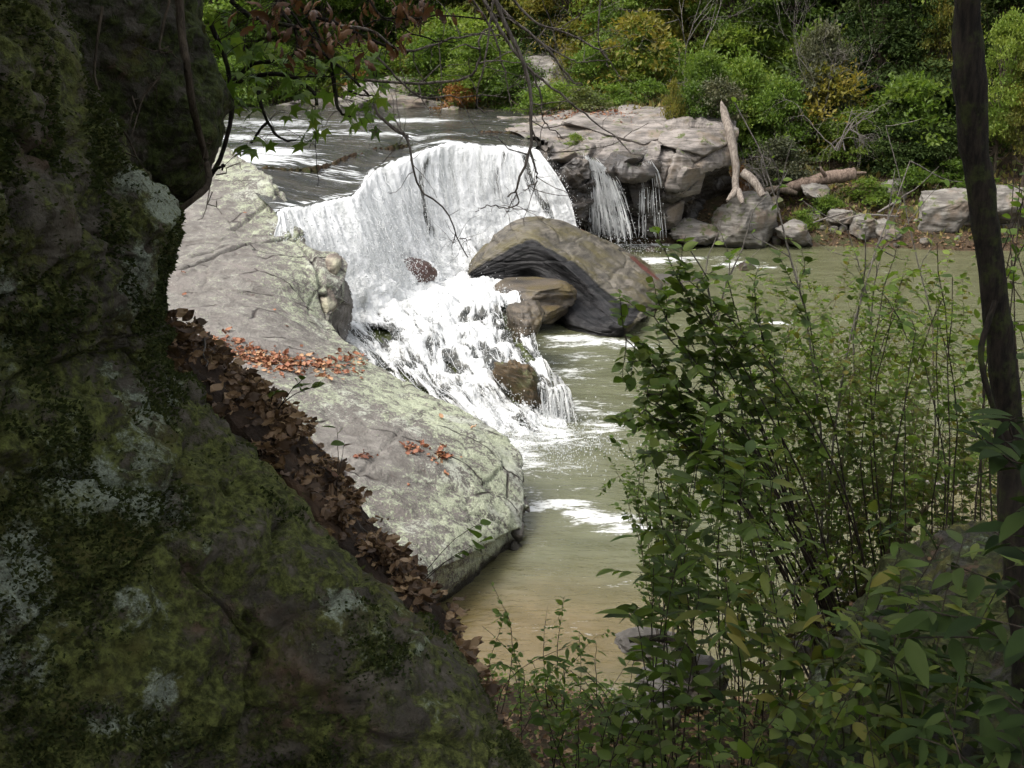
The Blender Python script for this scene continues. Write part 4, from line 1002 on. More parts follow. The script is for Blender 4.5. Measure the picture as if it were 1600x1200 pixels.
    pd = [(312, 530, 6.0), (345, 568, 5.95), (465, 672, 5.8), (530, 752, 5.6), (612, 878, 5.3), (698, 968, 5.05), (745, 1080, 4.8), (812, 1230, 4.5)]
    rows = []
    for a, b in zip(pc, pd):
        A, B = PY(*a), PY(*b)
        mid = 0.5 * (A + B) + np.array([0, 0, 0.05])
        out = B + np.array([0.10, 0.10, -0.25]); dn = B + np.array([0.12, 0.05, -0.9]); dn2 = B + np.array([-0.05, 0.0, -2.4])
        rows.append([('w', *(A + np.array([-0.15, 0.1, -0.2]))), ('w', *A), ('w', *mid), ('w', *B), ('w', *out), ('w', *dn), ('w', *dn2)])
    C = lat(rows); nr, nc = 220, 120
    S = surf(C, nr, nc); N = gnormals(S); N *= np.sign((N * np.array([0.4, -0.3, 1])).sum(-1, keepdims=True))
    S = S + N * (0.07 * fbm(S * 2.2, 4) + 0.03 * fbm(S * 9, 3))[..., None]
    o = link('soil_shelf', mesh_np('soil_shelf', S, grid_faces(nr, nc), M['soil']))
    tag(o, 'earthy shelf behind the mossy boulder edge holding damp fallen leaves', 'earth bank')
    return SB, NB, S, N
M['soil'] = mk_moss_rock('leaf mould', 0.60, 0.8, rock=(0.035, 0.022, 0.014))
SB, NB, SHELF, SHELFN = build_near()

def build_right_rock():
    rows = [[(1180, 1290, 4.3), (1240, 1130, 5.6), (1330, 960, 6.6), (1420, 830, 7.4), (1470, 775, 7.9), (1520, 770, 8.2), (1580, 775, 8.4)],
            [(1260, 1320, 3.9), (1330, 1150, 5.0), (1420, 990, 5.8), (1470, 870, 6.5), (1520, 805, 7.0), (1600, 775, 7.3), (1700, 775, 7.5)],
            [(1400, 1340, 3.6), (1450, 1180, 4.5), (1520, 1020, 5.2), (1580, 900, 5.7), (1650, 830, 6.1), (1740, 800, 6.3), (1850, 800, 6.5)],
            [(1600, 1350, 3.3), (1650, 1200, 4.0), (1700, 1050, 4.5), (1760, 930, 4.9), (1830, 860, 5.2), (1900, 830, 5.4), (2000, 830, 5.6)]]
    C = lat(rows)
    b0 = C[0] + np.array([-0.25, 0.25, -0.5]); b1 = C[0] + np.array([-0.3, 0.6, -2.6])
    C = np.concatenate([b1[None], b0[None], C], 0)
    e1 = C[:, -1:] + np.array([0.1, 0.6, -0.6]); e2 = C[:, -1:] + np.array([0.1, 0.9, -3.0])
    C = np.concatenate([C, e1, e2], 1)
    C = np.concatenate([C, C[-1:] + np.array([0.25, -0.35, -0.5]), C[-1:] + np.array([0.3, -0.45, -3.2])], 0)
    nr, nc = 330, 300
    S = surf(C, nr, nc); N = gnormals(S); N *= np.sign((N * np.array([-0.2, -0.5, 1])).sum(-1, keepdims=True))
    S = S + N * (0.16 * fbm(S * 1.2 + 3, 4) + 0.12 * ridged(S * np.array([3.2, 1.2, 3.2]), 4) + 0.05 * fbm(S * 7, 4) + blocks(S, 30, 0.06, 8, 0.06, 0.05))[..., None]
    S = S + np.array([0.12, 0, -0.30])
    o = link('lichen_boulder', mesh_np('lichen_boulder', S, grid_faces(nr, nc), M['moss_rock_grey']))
    tag(o, 'grey green mossy boulder sloping at the lower right under the dark tree trunk', 'boulder')
    return S, N
SR, NR = build_right_rock()
# stones of the near shore
for k, (px, py, Y, a, b, c, lab) in enumerate([
    (1020, 1010, 11.6, 0.55, 0.4, 0.26, 'pale stone on the near shore behind the leafy stems'),
    (1080, 1050, 10.6, 0.75, 0.5, 0.30, 'flat pale stone lower on the near shore, by the curved root'),
    (1290, 975, 11.0, 0.45, 0.35, 0.25, 'pale cream stone beyond the thicket of stems'),
    (1340, 940, 11.8, 0.6, 0.4, 0.25, 'flat pinkish stone beyond the thicket, nearest the mossy boulder'),
    (1260, 1010, 10.4, 0.4, 0.3, 0.2, 'small rounded stone under the thicket of stems'),
    (1470, 745, 17.5, 0.8, 0.5, 0.25, 'pale flat rock at the pool edge seen through the bushes on the right'),
    (1010, 1110, 9.4, 0.45, 0.35, 0.2, 'grey stone among litter under the leafy stems')]):
    tag(boulder('bank_stone', PY(px, py + 6, Y), (a * .75, b * .75, c * .7), 0.5 * k, 130 + k, M['shore_rock'], None, 5, 10, 0.30, 0.1, 0.8), lab, 'rock', 'stones on the near shore')

# ------------------------------------------------------------------ leaves
def leaf_far():
    return np.array([[0, 0, 0], [.42, .27, .06], [1, 0, -.08], [.42, -.27, .06]], float), np.array([[0, 1, 2], [0, 2, 3]])
def leaf_ovate(w=0.30, droop=0.16, fold=0.07):
    xs = np.array([0.0, 0.18, 0.42, 0.68, 0.88, 1.0]); ws = np.array([0, .72, 1.0, .78, .36, 0]) * w
    z = -droop * xs ** 2
    mid = np.stack([xs, 0 * xs, z], -1); up = np.stack([xs, ws, z + fold * ws / w], -1)[1:-1]; dn = up * np.array([1, -1, 1])
    V = np.concatenate([mid, up, dn]); F = []
    U = lambda k: 6 + k - 1; D = lambda k: 10 + k - 1
    F += [[0, 1, U(1)], [0, D(1), 1]]
    for k in range(1, 4):
        F += [[k, k + 1, U(k + 1)], [k, U(k + 1), U(k)], [k, D(k + 1), k + 1], [k, D(k), D(k + 1)]]
    F += [[4, 5, U(4)], [4, D(4), 5]]
    return V, np.array(F)
def leaf_maple():
    # five lobes with notches, petiole at the origin
    ang = np.radians([-165, -118, -95, -58, -38, -12, 0, 12, 38, 58, 95, 118, 165]); rr = np.array([.10, .62, .40, .95, .50, .62, 1.12, .62, .50, .95, .40, .62, .10])
    P = np.stack([0.12 + rr * np.cos(ang) * 0.62 + 0.2, rr * np.sin(ang) * 0.55, -0.10 * rr ** 2 + 0.05 * np.abs(np.sin(ang * 3))], -1)
    V = np.concatenate([[[0.26, 0, 0.03]], P]); n = len(P)
    return V, np.array([[0, k + 1, k + 2] for k in range(n - 1)])
def leaf_oak(seed):
    r = np.random.default_rng(seed); xs = np.linspace(0, 1, 8); w = np.array([.02, .10, .20, .13, .24, .15, .17, .02]) * r.uniform(.8, 1.3)
    curl = r.uniform(1.0, 2.0); z = -0.25 * np.sin(xs * 2.4) * curl
    up = np.stack([xs, w, z + w * r.uniform(0.3, 1.2)], -1); dn = np.stack([xs, -w, z + w * r.uniform(0.2, 1.2)], -1); mid = np.stack([xs, 0 * xs, z], -1)
    V = np.concatenate([mid, up, dn]); F = []
    for k in range(7): F += [[k, k + 1, k + 9], [k, k + 9, k + 8], [k, k + 17, k + 1], [k, k + 16, k + 17]]
    return V, np.array(F)
def leaf_litter(seed):
    r = np.random.default_rng(seed); xs = np.linspace(0, 1, 5); w = np.array([.03, .24, .30, .20, .02])
    up = np.stack([xs, w, r.uniform(0, .22, 5)], -1); dn = np.stack([xs, -w, r.uniform(0, .22, 5)], -1); mid = np.stack([xs, 0 * xs, .05 * np.sin(xs * 3)], -1)
    V = np.concatenate([mid, up, dn]); F = []
    for k in range(4): F += [[k, k + 1, k + 6], [k, k + 6, k + 5], [k, k + 11, k + 1], [k, k + 10, k + 11]]
    return V, np.array(F)
LEAF = {'far': leaf_far(), 'ovate': leaf_ovate(), 'lance': leaf_ovate(0.17, 0.20, 0.05), 'round': leaf_ovate(0.38, 0.10, 0.06), 'maple': leaf_maple(),
        'oak0': leaf_oak(1), 'oak1': leaf_oak(2), 'oak2': leaf_oak(3), 'lit0': leaf_litter(4), 'lit1': leaf_litter(5), 'lit2': leaf_litter(6)}
def unit(v): return v / (np.linalg.norm(v, axis=-1, keepdims=True) + 1e-9)
def leaf_arrays(key, P, D, N, size, tint):
    """joined leaves: base points P, pointing D, face normal about N"""
    v, f = LEAF[key]; n = len(P)
    X = unit(D); Y = unit(np.cross(N, X)); Z = np.cross(X, Y)
    s = np.broadcast_to(size, (n,))[:, None, None]
    V = P[:, None, :] + s * (v[None, :, 0:1] * X[:, None] + v[None, :, 1:2] * Y[:, None] + v[None, :, 2:3] * Z[:, None])
    F = (np.arange(n)[:, None, None] * len(v) + f[None]).reshape(-1, 3)
    return V.reshape(-1, 3), F, np.repeat(tint, len(v))
def join(parts):
    V, F, T, n = [], [], [], 0
    for a, b, c in parts: V.append(a); F.append(b + n); T.append(c); n += len(a)
    return np.concatenate(V), np.concatenate(F), np.concatenate(T)
def leaf_mesh(name, parts, mat):
    V, F, T = join(parts)
    return mesh_np(name, V, F, mat, {'tint': T}, smooth=False)
_lm = {}
def one_leaf_mesh(key, matkey, tint):
    k = (key, matkey, round(tint, 1))
    if k not in _lm:
        v, f = LEAF[key]; _lm[k] = mesh_np('leaf', v, f, M[matkey], {'tint': np.full(len(v), k[2])}, smooth=True)
    return _lm[k]
def leaf_obj(key, matkey, P, D, N, size, parent, base, tint=0.2):
    o = link('leaf', one_leaf_mesh(key, matkey, tint), parent)
    X = unit(np.asarray(D, float)); Y = unit(np.cross(N, X)); Z = np.cross(X, Y)
    Mx = Matrix(((X[0] * size, Y[0] * size, Z[0] * size, P[0] - base[0]), (X[1] * size, Y[1] * size, Z[1] * size, P[1] - base[1]), (X[2] * size, Y[2] * size, Z[2] * size, P[2] - base[2]), (0, 0, 0, 1)))
    o.matrix_basis = Mx
    return o
def ground_z(x, y): return float(terrain_n(np.array([float(x)]), np.array([float(y)]))[0])

# ------------------------------------------------------------------ far plants: a few grown forms, then copies
def grow_crown(seed, h, r, nclump, nleaf, size, form, low=0.25):
    g = np.random.default_rng(seed); C = []; rad = []
    while len(C) < nclump:
        z = g.uniform(low, 1.0)
        if form == 'broad': prof = math.sin(min(1, (z - low) / (1 - low) * 0.9 + 0.12) * math.pi) ** 0.6
        elif form == 'cone': prof = 1.05 - z
        else: prof = math.sqrt(max(0.02, 1 - z ** 2.2))
        a = g.uniform(0, 2 * math.pi); q = prof * math.sqrt(g.uniform(0.12, 1)) * g.uniform(0.75, 1.15)
        C.append([q * r * math.cos(a), q * r * math.sin(a), z * h]); rad.append(g.uniform(0.16, 0.34) * r * (0.75 if form != 'bush' else 0.9))
    C = np.array(C); rad = np.array(rad)
    k = g.integers(0, nclump, nleaf); d = unit(g.normal(size=(nleaf, 3))); d[:, 2] = np.abs(d[:, 2]) * 0.85 - 0.12
    ex = np.where(g.random(nleaf) < 0.28, g.uniform(1.0, 1.9, nleaf), g.uniform(0.3, 1.25, nleaf) ** 0.8)
    P = C[k] + d * (rad[k] * ex)[:, None] * np.array([1.2, 1.2, 0.95])
    out = unit(P - np.array([0, 0, h * 0.4])); D = unit(out * 0.7 + g.normal(size=(nleaf, 3)) * 0.7 + np.array([0, 0, -0.25]))
    N = unit(np.array([0, 0, 1.0]) * 0.9 + g.normal(size=(nleaf, 3)) * 0.55)
    tint = np.clip(0.25 + 0.25 * g.normal(size=nclump)[k] * 0.6 + 0.12 * g.normal(size=nleaf), 0, 0.75)
    return leaf_arrays('far', P, D, N, size * g.uniform(0.6, 1.35, nleaf), tint), C
def grow_wood(seed, h, r, C, base_r, multi=1):
    g = np.random.default_rng(seed + 500); tb = Tubes()
    for m in range(multi):
        top = np.array([g.normal(0, .06 * r), g.normal(0, .06 * r), h * 0.92]) if multi == 1 else np.array([g.normal(0, .5 * r), g.normal(0, .5 * r), h * 0.7])
        b = np.array([g.normal(0, .04 * r * multi), g.normal(0, .04 * r * multi), -0.25]); t = np.linspace(0, 1, 9)[:, None]
        P = b + (top - b) * t + 0.05 * h * np.sin(t * 3 + g.uniform(0, 6)) * np.array([[g.normal(), g.normal(), 0]]) * 0.35 * t
        tb.add(P, base_r * (1.05 - t[:, 0]) ** 0.8 + 0.012, 6)
    for c in C[::2]:
        z0 = c[2] * g.uniform(0.45, 0.75); b = np.array([0, 0, z0]); t = np.linspace(0, 1, 5)[:, None]
        P = b + (c - b) * t; P[:, 2] += -0.06 * h * np.sin(t[:, 0] * math.pi)
        tb.add(P, base_r * 0.34 * (1.05 - t[:, 0]) + 0.008, 4)
    return tb
FORM = {}
ALLROCK = np.concatenate([LEDGE.reshape(-1, 3), OVERHANG.reshape(-1, 3)])
def form(key, seeds, h, r, nc, nl, size, kind, low, base_r, multi, mat):
    FORM[key] = []
    for sd in seeds:
        arr, C = grow_crown(sd, h, r, nc, nl, size, kind, low)
        FORM[key].append((arr, C, grow_wood(sd, h, r, C, base_r, multi)))
form('tree', (1, 2, 3), 9.0, 3.0, 110, 17000, 0.22, 'broad', 0.22, 0.16, 1, None)
form('evergreen', (11, 12), 10.0, 3.0, 130, 18000, 0.22, 'cone', 0.06, 0.17, 1, None)
form('bush', (21, 22, 23), 3.0, 1.7, 70, 9000, 0.15, 'bush', 0.06, 0.05, 5, None)
form('low', (31, 32), 1.2, 1.0, 30, 2600, 0.12, 'bush', 0.02, 0.02, 4, None)
_fm = {}
LEDGE_PX = (800, 1150)
def far_plant(name, kind, px, Y, h, w, matkey, label, cat, seed=0, woodmat='bark', group=None, dz=0.0):
    """h, w: height and width in metres"""
    x = PY(px, 200, Y)[0]; z = ground_z(x, Y) + dz
    if LEDGE_PX[0] < px < LEDGE_PX[1] and Y < 56.5:          # stand on the ledge where it is higher than the soil
        q = ALLROCK[((ALLROCK[:, :2] - np.array([x, Y])) ** 2).sum(1) < 0.16]
        if len(q): z = max(z, float(q[:, 2].max()) - 0.1)
    i = seed % len(FORM[kind]); key = (kind, i, matkey)
    if key not in _fm:
        arr, C, tb = FORM[kind][i]
        V = np.concatenate(tb.V); F = np.concatenate(tb.F)
        _fm[key] = (mesh_np('crown', arr[0], arr[1], M[matkey], {'tint': arr[2]}, smooth=False), mesh_np('trunk', V, F, M[woodmat]))
    h0, r0 = {'tree': (9.0, 3.0), 'evergreen': (10.0, 3.0), 'bush': (3.0, 1.7), 'low': (1.2, 1.0)}[kind]
    t = empty(name, (x, Y, z - 0.05), seed * 1.37)
    t.scale = (w / (2 * r0), w / (2 * r0), h / h0)
    tag(t, label, cat, group)
    link('crown', _fm[key][0], t); link('trunk' if kind in ('tree', 'evergreen') else 'stems', _fm[key][1], t)
    return t
FP = [
 # upper river, far bank, left to right
 ('maple_tree', 'tree', 352, 66, 8.5, 6.5, 'lf_light', 'light green tree on the far bank at the edge of the overhanging block', 'tree', 1),
 ('leafy_tree', 'tree', 420, 67, 9.5, 7.0, 'lf_green', 'mid green tree behind the hanging maple twigs', 'tree', 2),
 ('leafy_tree', 'tree', 500, 70, 9.5, 7.0, 'lf_green', 'mid green tree above the low pinkish far ledge', 'tree', 0),
 ('dark_tree', 'evergreen', 585, 76, 11, 8.0, 'lf_dark', 'dark evergreen behind the dry brown leaves', 'tree', 0),
 ('leafy_tree', 'tree', 655, 72, 9.0, 7.0, 'lf_green', 'mid green tree over the dark rock overhang at the top', 'tree', 1),
 ('yellowing_tree', 'tree', 770, 72, 10, 7.0, 'lf_yellow', 'yellow green tree behind the bare twigs at the top', 'tree', 2),
 ('yellowing_tree', 'tree', 890, 66, 9.0, 6.0, 'lf_yellow', 'yellow green tree straight above the side fall', 'tree', 0),
 ('yellowing_tree', 'tree', 975, 63, 8.5, 5.5, 'lf_light', 'yellowish light green tree above the ledge, left of the tangled vines', 'tree', 1),
 ('leafy_tree', 'tree', 1140, 62, 9.5, 5.5, 'lf_green', 'mid green tree right of the tangled bare vines', 'tree', 2),
 ('leafy_tree', 'tree', 1215, 63, 9.5, 6.0, 'lf_green', 'mid green tree above the dead trunk', 'tree', 0),
 ('dark_evergreen', 'evergreen', 1300, 64, 12, 7.0, 'lf_dark', 'dark evergreen behind the grey twiggy shrub', 'tree', 1),
 ('dark_evergreen', 'evergreen', 1365, 57, 10, 6.5, 'lf_dark', 'dark evergreen right of the grey twiggy shrub', 'tree', 0),
 ('dark_evergreen', 'evergreen', 1445, 56, 10, 6.5, 'lf_dark', 'dark evergreen just left of the dark trunk', 'tree', 1),
 ('dark_evergreen', 'evergreen', 1560, 56, 10, 6.5, 'lf_dark', 'dark evergreen right of the dark trunk, behind yellow leaves', 'tree', 0),
 ('dark_evergreen', 'evergreen', 1650, 54, 9, 6.5, 'lf_dark', 'dark evergreen at the far right picture edge', 'tree', 1),
 ('yellowing_tree', 'tree', 1560, 51, 6.8, 3.0, 'lf_light', 'thin light green tree right of the dark trunk on the far bank', 'tree', 1),
 ('yellowing_tree', 'tree', 1470, 55, 8.5, 2.6, 'lf_yellow', 'yellow green tree peeping out behind the dark trunk at the top', 'tree', 2),
 ('yellowing_tree', 'tree', 1610, 50, 6.4, 2.4, 'lf_yellow', 'yellow leaved tree at the right edge of the far bank', 'tree', 0),
 # shrubs of the upper bank
 ('leafy_shrub', 'bush', 372, 61, 3.2, 4.0, 'lf_light', 'light green shrub by the upper river next to the overhanging block', 'shrub', 0),
 ('leafy_shrub', 'bush', 440, 63.5, 2.8, 4.0, 'lf_green', 'green shrub on the far bank left of the pinkish ledge', 'shrub', 1),
 ('leafy_shrub', 'bush', 690, 62.5, 3.6, 4.4, 'lf_green', 'big green shrub right of the pale far ledge', 'shrub', 2),
 ('leafy_shrub', 'bush', 752, 60, 3.4, 4.2, 'lf_green', 'green shrub above the small pale stone at the lip', 'shrub', 0),
 ('orange_shrub', 'low', 715, 58.5, 1.6, 2.2, 'lf_orange', 'orange and green low shrub on the far bank above the river lip', 'shrub', 0),
 ('orange_shrub', 'low', 560, 64.5, 1.3, 3.0, 'lf_orange', 'rusty low shrub above the pale far ledge', 'shrub', 1),
 ('leafy_shrub', 'bush', 810, 58.5, 2.6, 3.6, 'lf_green', 'green shrub on the far bank under the bare twigs', 'shrub', 1),
 ('leafy_shrub', 'bush', 935, 58, 3.0, 3.2, 'lf_light', 'light green shrub at the back of the ledge, middle', 'shrub', 2),
 ('leafy_shrub', 'bush', 1000, 57, 3.4, 3.4, 'lf_green', 'green shrub at the back of the ledge, right end', 'shrub', 0),
 ('low_plant', 'low', 870, 55.5, 1.2, 2.6, 'lf_light', 'low bright green plant on the ledge above the side fall', 'plant', 0),
 ('low_plant', 'low', 955, 55, 1.0, 2.4, 'lf_light', 'low bright green plant behind the red leaf litter on the ledge', 'plant', 1),
 ('low_plant', 'low', 1010, 54, 1.1, 2.0, 'lf_light', 'low green plant on the ledge beside the orange weeds', 'plant', 0),
 ('orange_weed', 'low', 1048, 48.2, 1.5, 1.0, 'lf_yellow', 'yellow orange weeds growing in the ledge crack', 'plant', 1),
 ('low_plant', 'low', 898, 45.6, 0.5, 0.8, 'lf_light', 'tuft of green weeds on the ledge left of the side fall', 'plant', 0),
 ('low_plant', 'low', 1078, 48.6, 1.3, 2.2, 'lf_green', 'green brush hanging over the back edge of the pale overhanging block', 'plant', 1),
 ('low_plant', 'low', 1118, 48.4, 1.5, 2.4, 'lf_olive', 'olive brush between the pale block and the dead trunk', 'plant', 0),
 ('low_plant', 'low', 905, 52.5, 1.0, 2.6, 'lf_grass', 'yellowish grassy clump on the flat top of the ledge', 'plant', 1),
 ('low_plant', 'low', 835, 53, 1.1, 2.4, 'lf_light', 'light green clump where the ledge meets the upper river', 'plant', 0),
 # around the dead trunk
 ('leafy_shrub', 'bush', 1100, 53, 3.2, 3.0, 'lf_green', 'green shrub behind the pale overhanging block', 'shrub', 1),
 ('leafy_shrub', 'bush', 1165, 54, 4.2, 3.4, 'lf_light', 'light green shrub behind the top of the dead trunk', 'shrub', 0),
 ('orange_shrub', 'low', 1157, 49.5, 1.1, 1.6, 'lf_orange', 'orange leaved sprig at the top of the dead trunk', 'shrub', 1),
 ('leafy_shrub', 'bush', 1215, 53, 3.6, 3.2, 'lf_light', 'light green shrub right of the dead trunk', 'shrub', 2),
 ('olive_shrub', 'bush', 1225, 50.2, 2.3, 3.0, 'lf_olive', 'drooping olive shrub over the dark hollow right of the dead trunk', 'shrub', 0),
 ('olive_shrub', 'bush', 1278, 54.5, 5.2, 3.4, 'lf_olive', 'tall grey olive shrub full of dead twigs', 'shrub', 1),
 ('leafy_shrub', 'bush', 1330, 52.5, 2.4, 3.2, 'lf_green', 'dull green shrub right of the grey olive shrub', 'shrub', 2),
 ('leafy_shrub', 'bush', 1410, 51.5, 2.2, 3.6, 'lf_dark', 'dark shrub above the fallen log', 'shrub', 0),
 ('leafy_shrub', 'bush', 1480, 51, 2.0, 3.4, 'lf_dark', 'dark shrub on the far bank by the dark trunk', 'shrub', 1),
 ('low_plant', 'low', 1300, 47.8, 0.8, 1.8, 'lf_green', 'low green plants under the fallen log', 'plant', 0),
 ('low_plant', 'low', 1360, 48.6, 1.0, 2.4, 'lf_green', 'low green plants between the log and the leaning stone', 'plant', 1),
 ('low_plant', 'low', 1430, 49.2, 1.1, 2.6, 'lf_green', 'low green plants right of the leaning stone', 'plant', 0),
 ('low_plant', 'low', 1500, 49.5, 1.2, 2.8, 'lf_green', 'low green plants behind the dark trunk on the far bank', 'plant', 1),
 ('low_plant', 'low', 1260, 47.0, 0.7, 1.4, 'lf_light', 'low bright plants between the pale boulders of the far shore', 'plant', 1),
]
for a in FP: far_plant(*a)

# the wood behind: one mass
def build_forest():
    g = np.random.default_rng(77); parts = []; n = 0
    pts = []
    while len(pts) < 150:
        Y = g.uniform(66, 110); x = g.uniform(-0.62, 0.62) * Y
        if Y < 74 and x < 4: continue
        if all((x - p[0]) ** 2 + (Y - p[1]) ** 2 > 9 for p in pts): pts.append((x, Y))
    vs = [grow_crown(200 + k, 10, 3.4, 60, 2900, 0.42, 'cone' if k % 3 == 0 else 'bush', 0.0)[0] for k in range(6)]
    mats = {'lf_dark': [], 'lf_green': [], 'lf_yellow': [], 'lf_light': []}
    for k, (x, Y) in enumerate(pts):
        V, F, T = vs[k % 6]; a = g.uniform(0, 6.28); s = g.uniform(0.8, 1.35)
        c, q = math.cos(a) * s, math.sin(a) * s
        W = np.stack([V[:, 0] * c - V[:, 1] * q + x, V[:, 0] * q + V[:, 1] * c + Y, V[:, 2] * s + ground_z(x, Y) - 0.3], -1)
        m = 'lf_dark' if (x / Y > 0.32 or g.random() < 0.2) else ('lf_yellow' if g.random() < (0.6 if -0.15 < x / Y < 0.14 else 0.15) else ('lf_light' if g.random() < 0.4 else 'lf_green'))
        mats[m].append((W, F, np.clip(T + g.uniform(-0.15, 0.15), 0, 1)))
    bs = [grow_crown(260 + k, 3.4, 2.0, 50, 2600, 0.24, 'bush', 0.0)[0] for k in range(4)]
    nb = 0
    while nb < 120:
        Y = g.uniform(52, 74); x = g.uniform(-0.5, 0.55) * Y
        if pt_seg(np.array([x]), np.array([Y]), UPPER)[0] > -2.2 or pt_seg(np.array([x]), np.array([Y]), POOL)[0] > -6.5: continue
        if x < 11 and Y < 57: continue
        V, F, T = bs[nb % 4]; a = g.uniform(0, 6.28); s = g.uniform(0.6, 1.25); c, q = math.cos(a) * s, math.sin(a) * s
        W = np.stack([V[:, 0] * c - V[:, 1] * q + x, V[:, 0] * q + V[:, 1] * c + Y, V[:, 2] * s + ground_z(x, Y) - 0.2], -1)
        mats['lf_dark' if x / Y > 0.36 or g.random() < 0.08 else ('lf_light' if g.random() < 0.5 else ('lf_yellow' if g.random() < 0.35 else 'lf_green'))].append((W, F, np.clip(T + g.uniform(-0.1, 0.25), 0, 1))); nb += 1
    V, F, T, I, n = [], [], [], [], 0
    for i, (m, ps) in enumerate(mats.items()):
        if not ps: continue
        a, b, c = join(ps); V.append(a); F.append(b + n); T.append(c); I.append(np.full(len(b), i)); n += len(a)
    me = mesh_np('far_forest', np.concatenate(V), np.concatenate(F), None, {'tint': np.concatenate(T)}, smooth=False)
    for m in mats: me.materials.append(M[m])
    me.polygons.foreach_set('material_index', np.concatenate(I).astype(np.int32))
    tag(link('far_forest', me), 'dense mixed autumn wood covering the hillside behind the river', 'forest', kind='stuff')
build_forest()

# bare, twiggy growth -----------------------------------------------
def twig_tree(tb, p, d, L, r, g, depth, spread=0.55, droop=0.0, ends=None, sides=4, nseg=6):
    P = [p]; d = unit(np.array(d, float))
    for k in range(nseg):
        d = unit(d + g.normal(0, 0.13, 3) + np.array([0, 0, droop])); P.append(P[-1] + d * L / nseg)
    P = np.array(P); tb.add(P, np.linspace(r, r * 0.45, nseg + 1), sides)
    if depth == 0:
        if ends is not None: ends.append((P, d))
        return
    for c in range(int(g.integers(2, 4)) + (1 if depth > 1 else 0)):
        i = int(g.integers(2, nseg + 1)); dd = unit(d + g.normal(0, spread, 3))
        twig_tree(tb, P[i], dd, L * g.uniform(0.5, 0.8), r * 0.55, g, depth - 1, spread, droop, ends, sides, nseg)
def bare_shrub(name, px, py, Y, h, label, seed, n=5, mat='twig_grey', depth=3, r=0.035, spread=0.5, droop=0.0, cat='shrub'):
    g = np.random.default_rng(seed); b = PY(px, py, Y); t = empty(name, b); tag(t, label, cat)
    tb = Tubes()
    for k in range(n):
        twig_tree(tb, np.array([g.normal(0, .15), g.normal(0, .15), 0]), np.array([g.normal(0, .35), g.normal(0, .35), 1]), h * g.uniform(.5, .75), r, g, depth, spread, droop)
    tb.build('twigs', M[mat], t)
bare_shrub('bare_shrub', 1085, 205, 54, 3.0, 'bleached bare shrub left of the dead trunk', 5, 6, spread=0.8)
bare_shrub('dead_shrub', 1285, 190, 53.0, 6.0, 'pale grey dead branches rising from the olive shrub', 6, 4, r=0.026)
bare_shrub('dead_shrub', 1310, 235, 51.0, 3.2, 'arching grey dead branches right of the olive shrub', 9, 5, spread=0.9, droop=-0.12)
bare_shrub('tangled_vine', 1082, 150, 60, 9.0, 'tall tangle of bare grey vines at the top behind the ledge', 7, 4, depth=4, r=0.035, spread=0.6, droop=-0.02, cat='vine')
bare_shrub('bare_shrub', 1190, 292, 48.0, 1.8, 'grey twiggy brush hanging over the hollow right of the dead trunk', 8, 6, spread=0.9, droop=-0.1)
bare_shrub('bare_shrub', 880, 130, 58, 3.4, 'bare pale shrub at the back of the ledge on the left', 10, 3, r=0.022, spread=0.8)

# dead trunk, log, driftwood ------------------------------------------
def poly(pts): return np.array([PY(*p) for p in pts])
def build_snag():
    b = PY(1152, 306, 45.10); t = empty('dead_snag', b); tag(t, 'bleached broken dead trunk standing on the far shore with splayed roots', 'dead tree')
    def tube(name, pts, r, lump=0.25, sides=10, n=24):
        P = cr1(poly(pts), n) - b; tb = Tubes(); tb.add(P, np.interp(np.linspace(0, 1, n), np.linspace(0, 1, len(r)), r), sides, lump); return tb.build(name, M['dead_wood'], t)
    tube('trunk', [(1152, 306, 45.10), (1149, 285, 45.30), (1150, 262, 45.50), (1146, 235, 45.70), (1140, 205, 46.00), (1134, 185, 46.30), (1130, 168, 46.50)], [.18, .14, .15, .17, .19, .17, .14])
    tube('root', [(1150, 298, 45.10), (1143, 306, 44.80), (1136, 314, 44.60)], [.16, .12, .06])
    tube('root', [(1152, 298, 45.10), (1158, 310, 44.70), (1160, 318, 44.50)], [.16, .12, .07])
    tube('root', [(1160, 270, 45.50), (1172, 278, 45.30), (1184, 292, 45.10), (1192, 306, 44.90)], [.20, .19, .17, .14])
    tube('splinter', [(1130, 170, 46.50), (1128, 163, 46.55), (1127, 158, 46.60)], [.12, .08, .03])
build_snag()
def log(name, pts, r, label, mat='log_wood', lump=0.35, sides=10, cat='log', stubs=()):
    b = PY(*pts[0]); t = empty(name, b); tag(t, label, cat)
    P = cr1(poly(pts), 22) - b; tb = Tubes(); rr = np.interp(np.linspace(0, 1, 22), np.linspace(0, 1, len(r)), r)
    tb.add(np.concatenate([P[:1], P, P[-1:]]), np.concatenate([[0.01], rr, [0.01]]), sides, lump); tb.build('trunk', M[mat], t)
    for s_ in stubs:
        P = cr1(poly(s_), 6) - b; tb = Tubes(); tb.add(P, np.linspace(rr.mean() * 0.4, rr.mean() * 0.12, 6), 6, 0.2); tb.build('branch_stub', M[mat], t)
log('fallen_log', [(1218, 296, 48.6), (1260, 286, 49), (1300, 277, 49), (1336, 272, 49)], [.16, .26, .30, .30, .28], 'large weathered fallen log lying on the far bank', lump=0.6, stubs=[[(1330, 272, 49), (1345, 270, 48.9), (1354, 270, 48.85)], [(1290, 276, 48.8), (1284, 266, 48.6), (1282, 260, 48.6)]])
log('driftwood', [(1180, 300, 48), (1215, 296, 48), (1245, 302, 48)], [.10, .16, .10], 'dark rotten log behind the root of the dead trunk', 'bark')
log('driftwood', [(1310, 345, 46.2), (1350, 336, 46.4), (1405, 338, 46.4)], [.04, .06, .03], 'thin driftwood pole among the stones of the far shore', 'twig_grey', 0.1, 6)
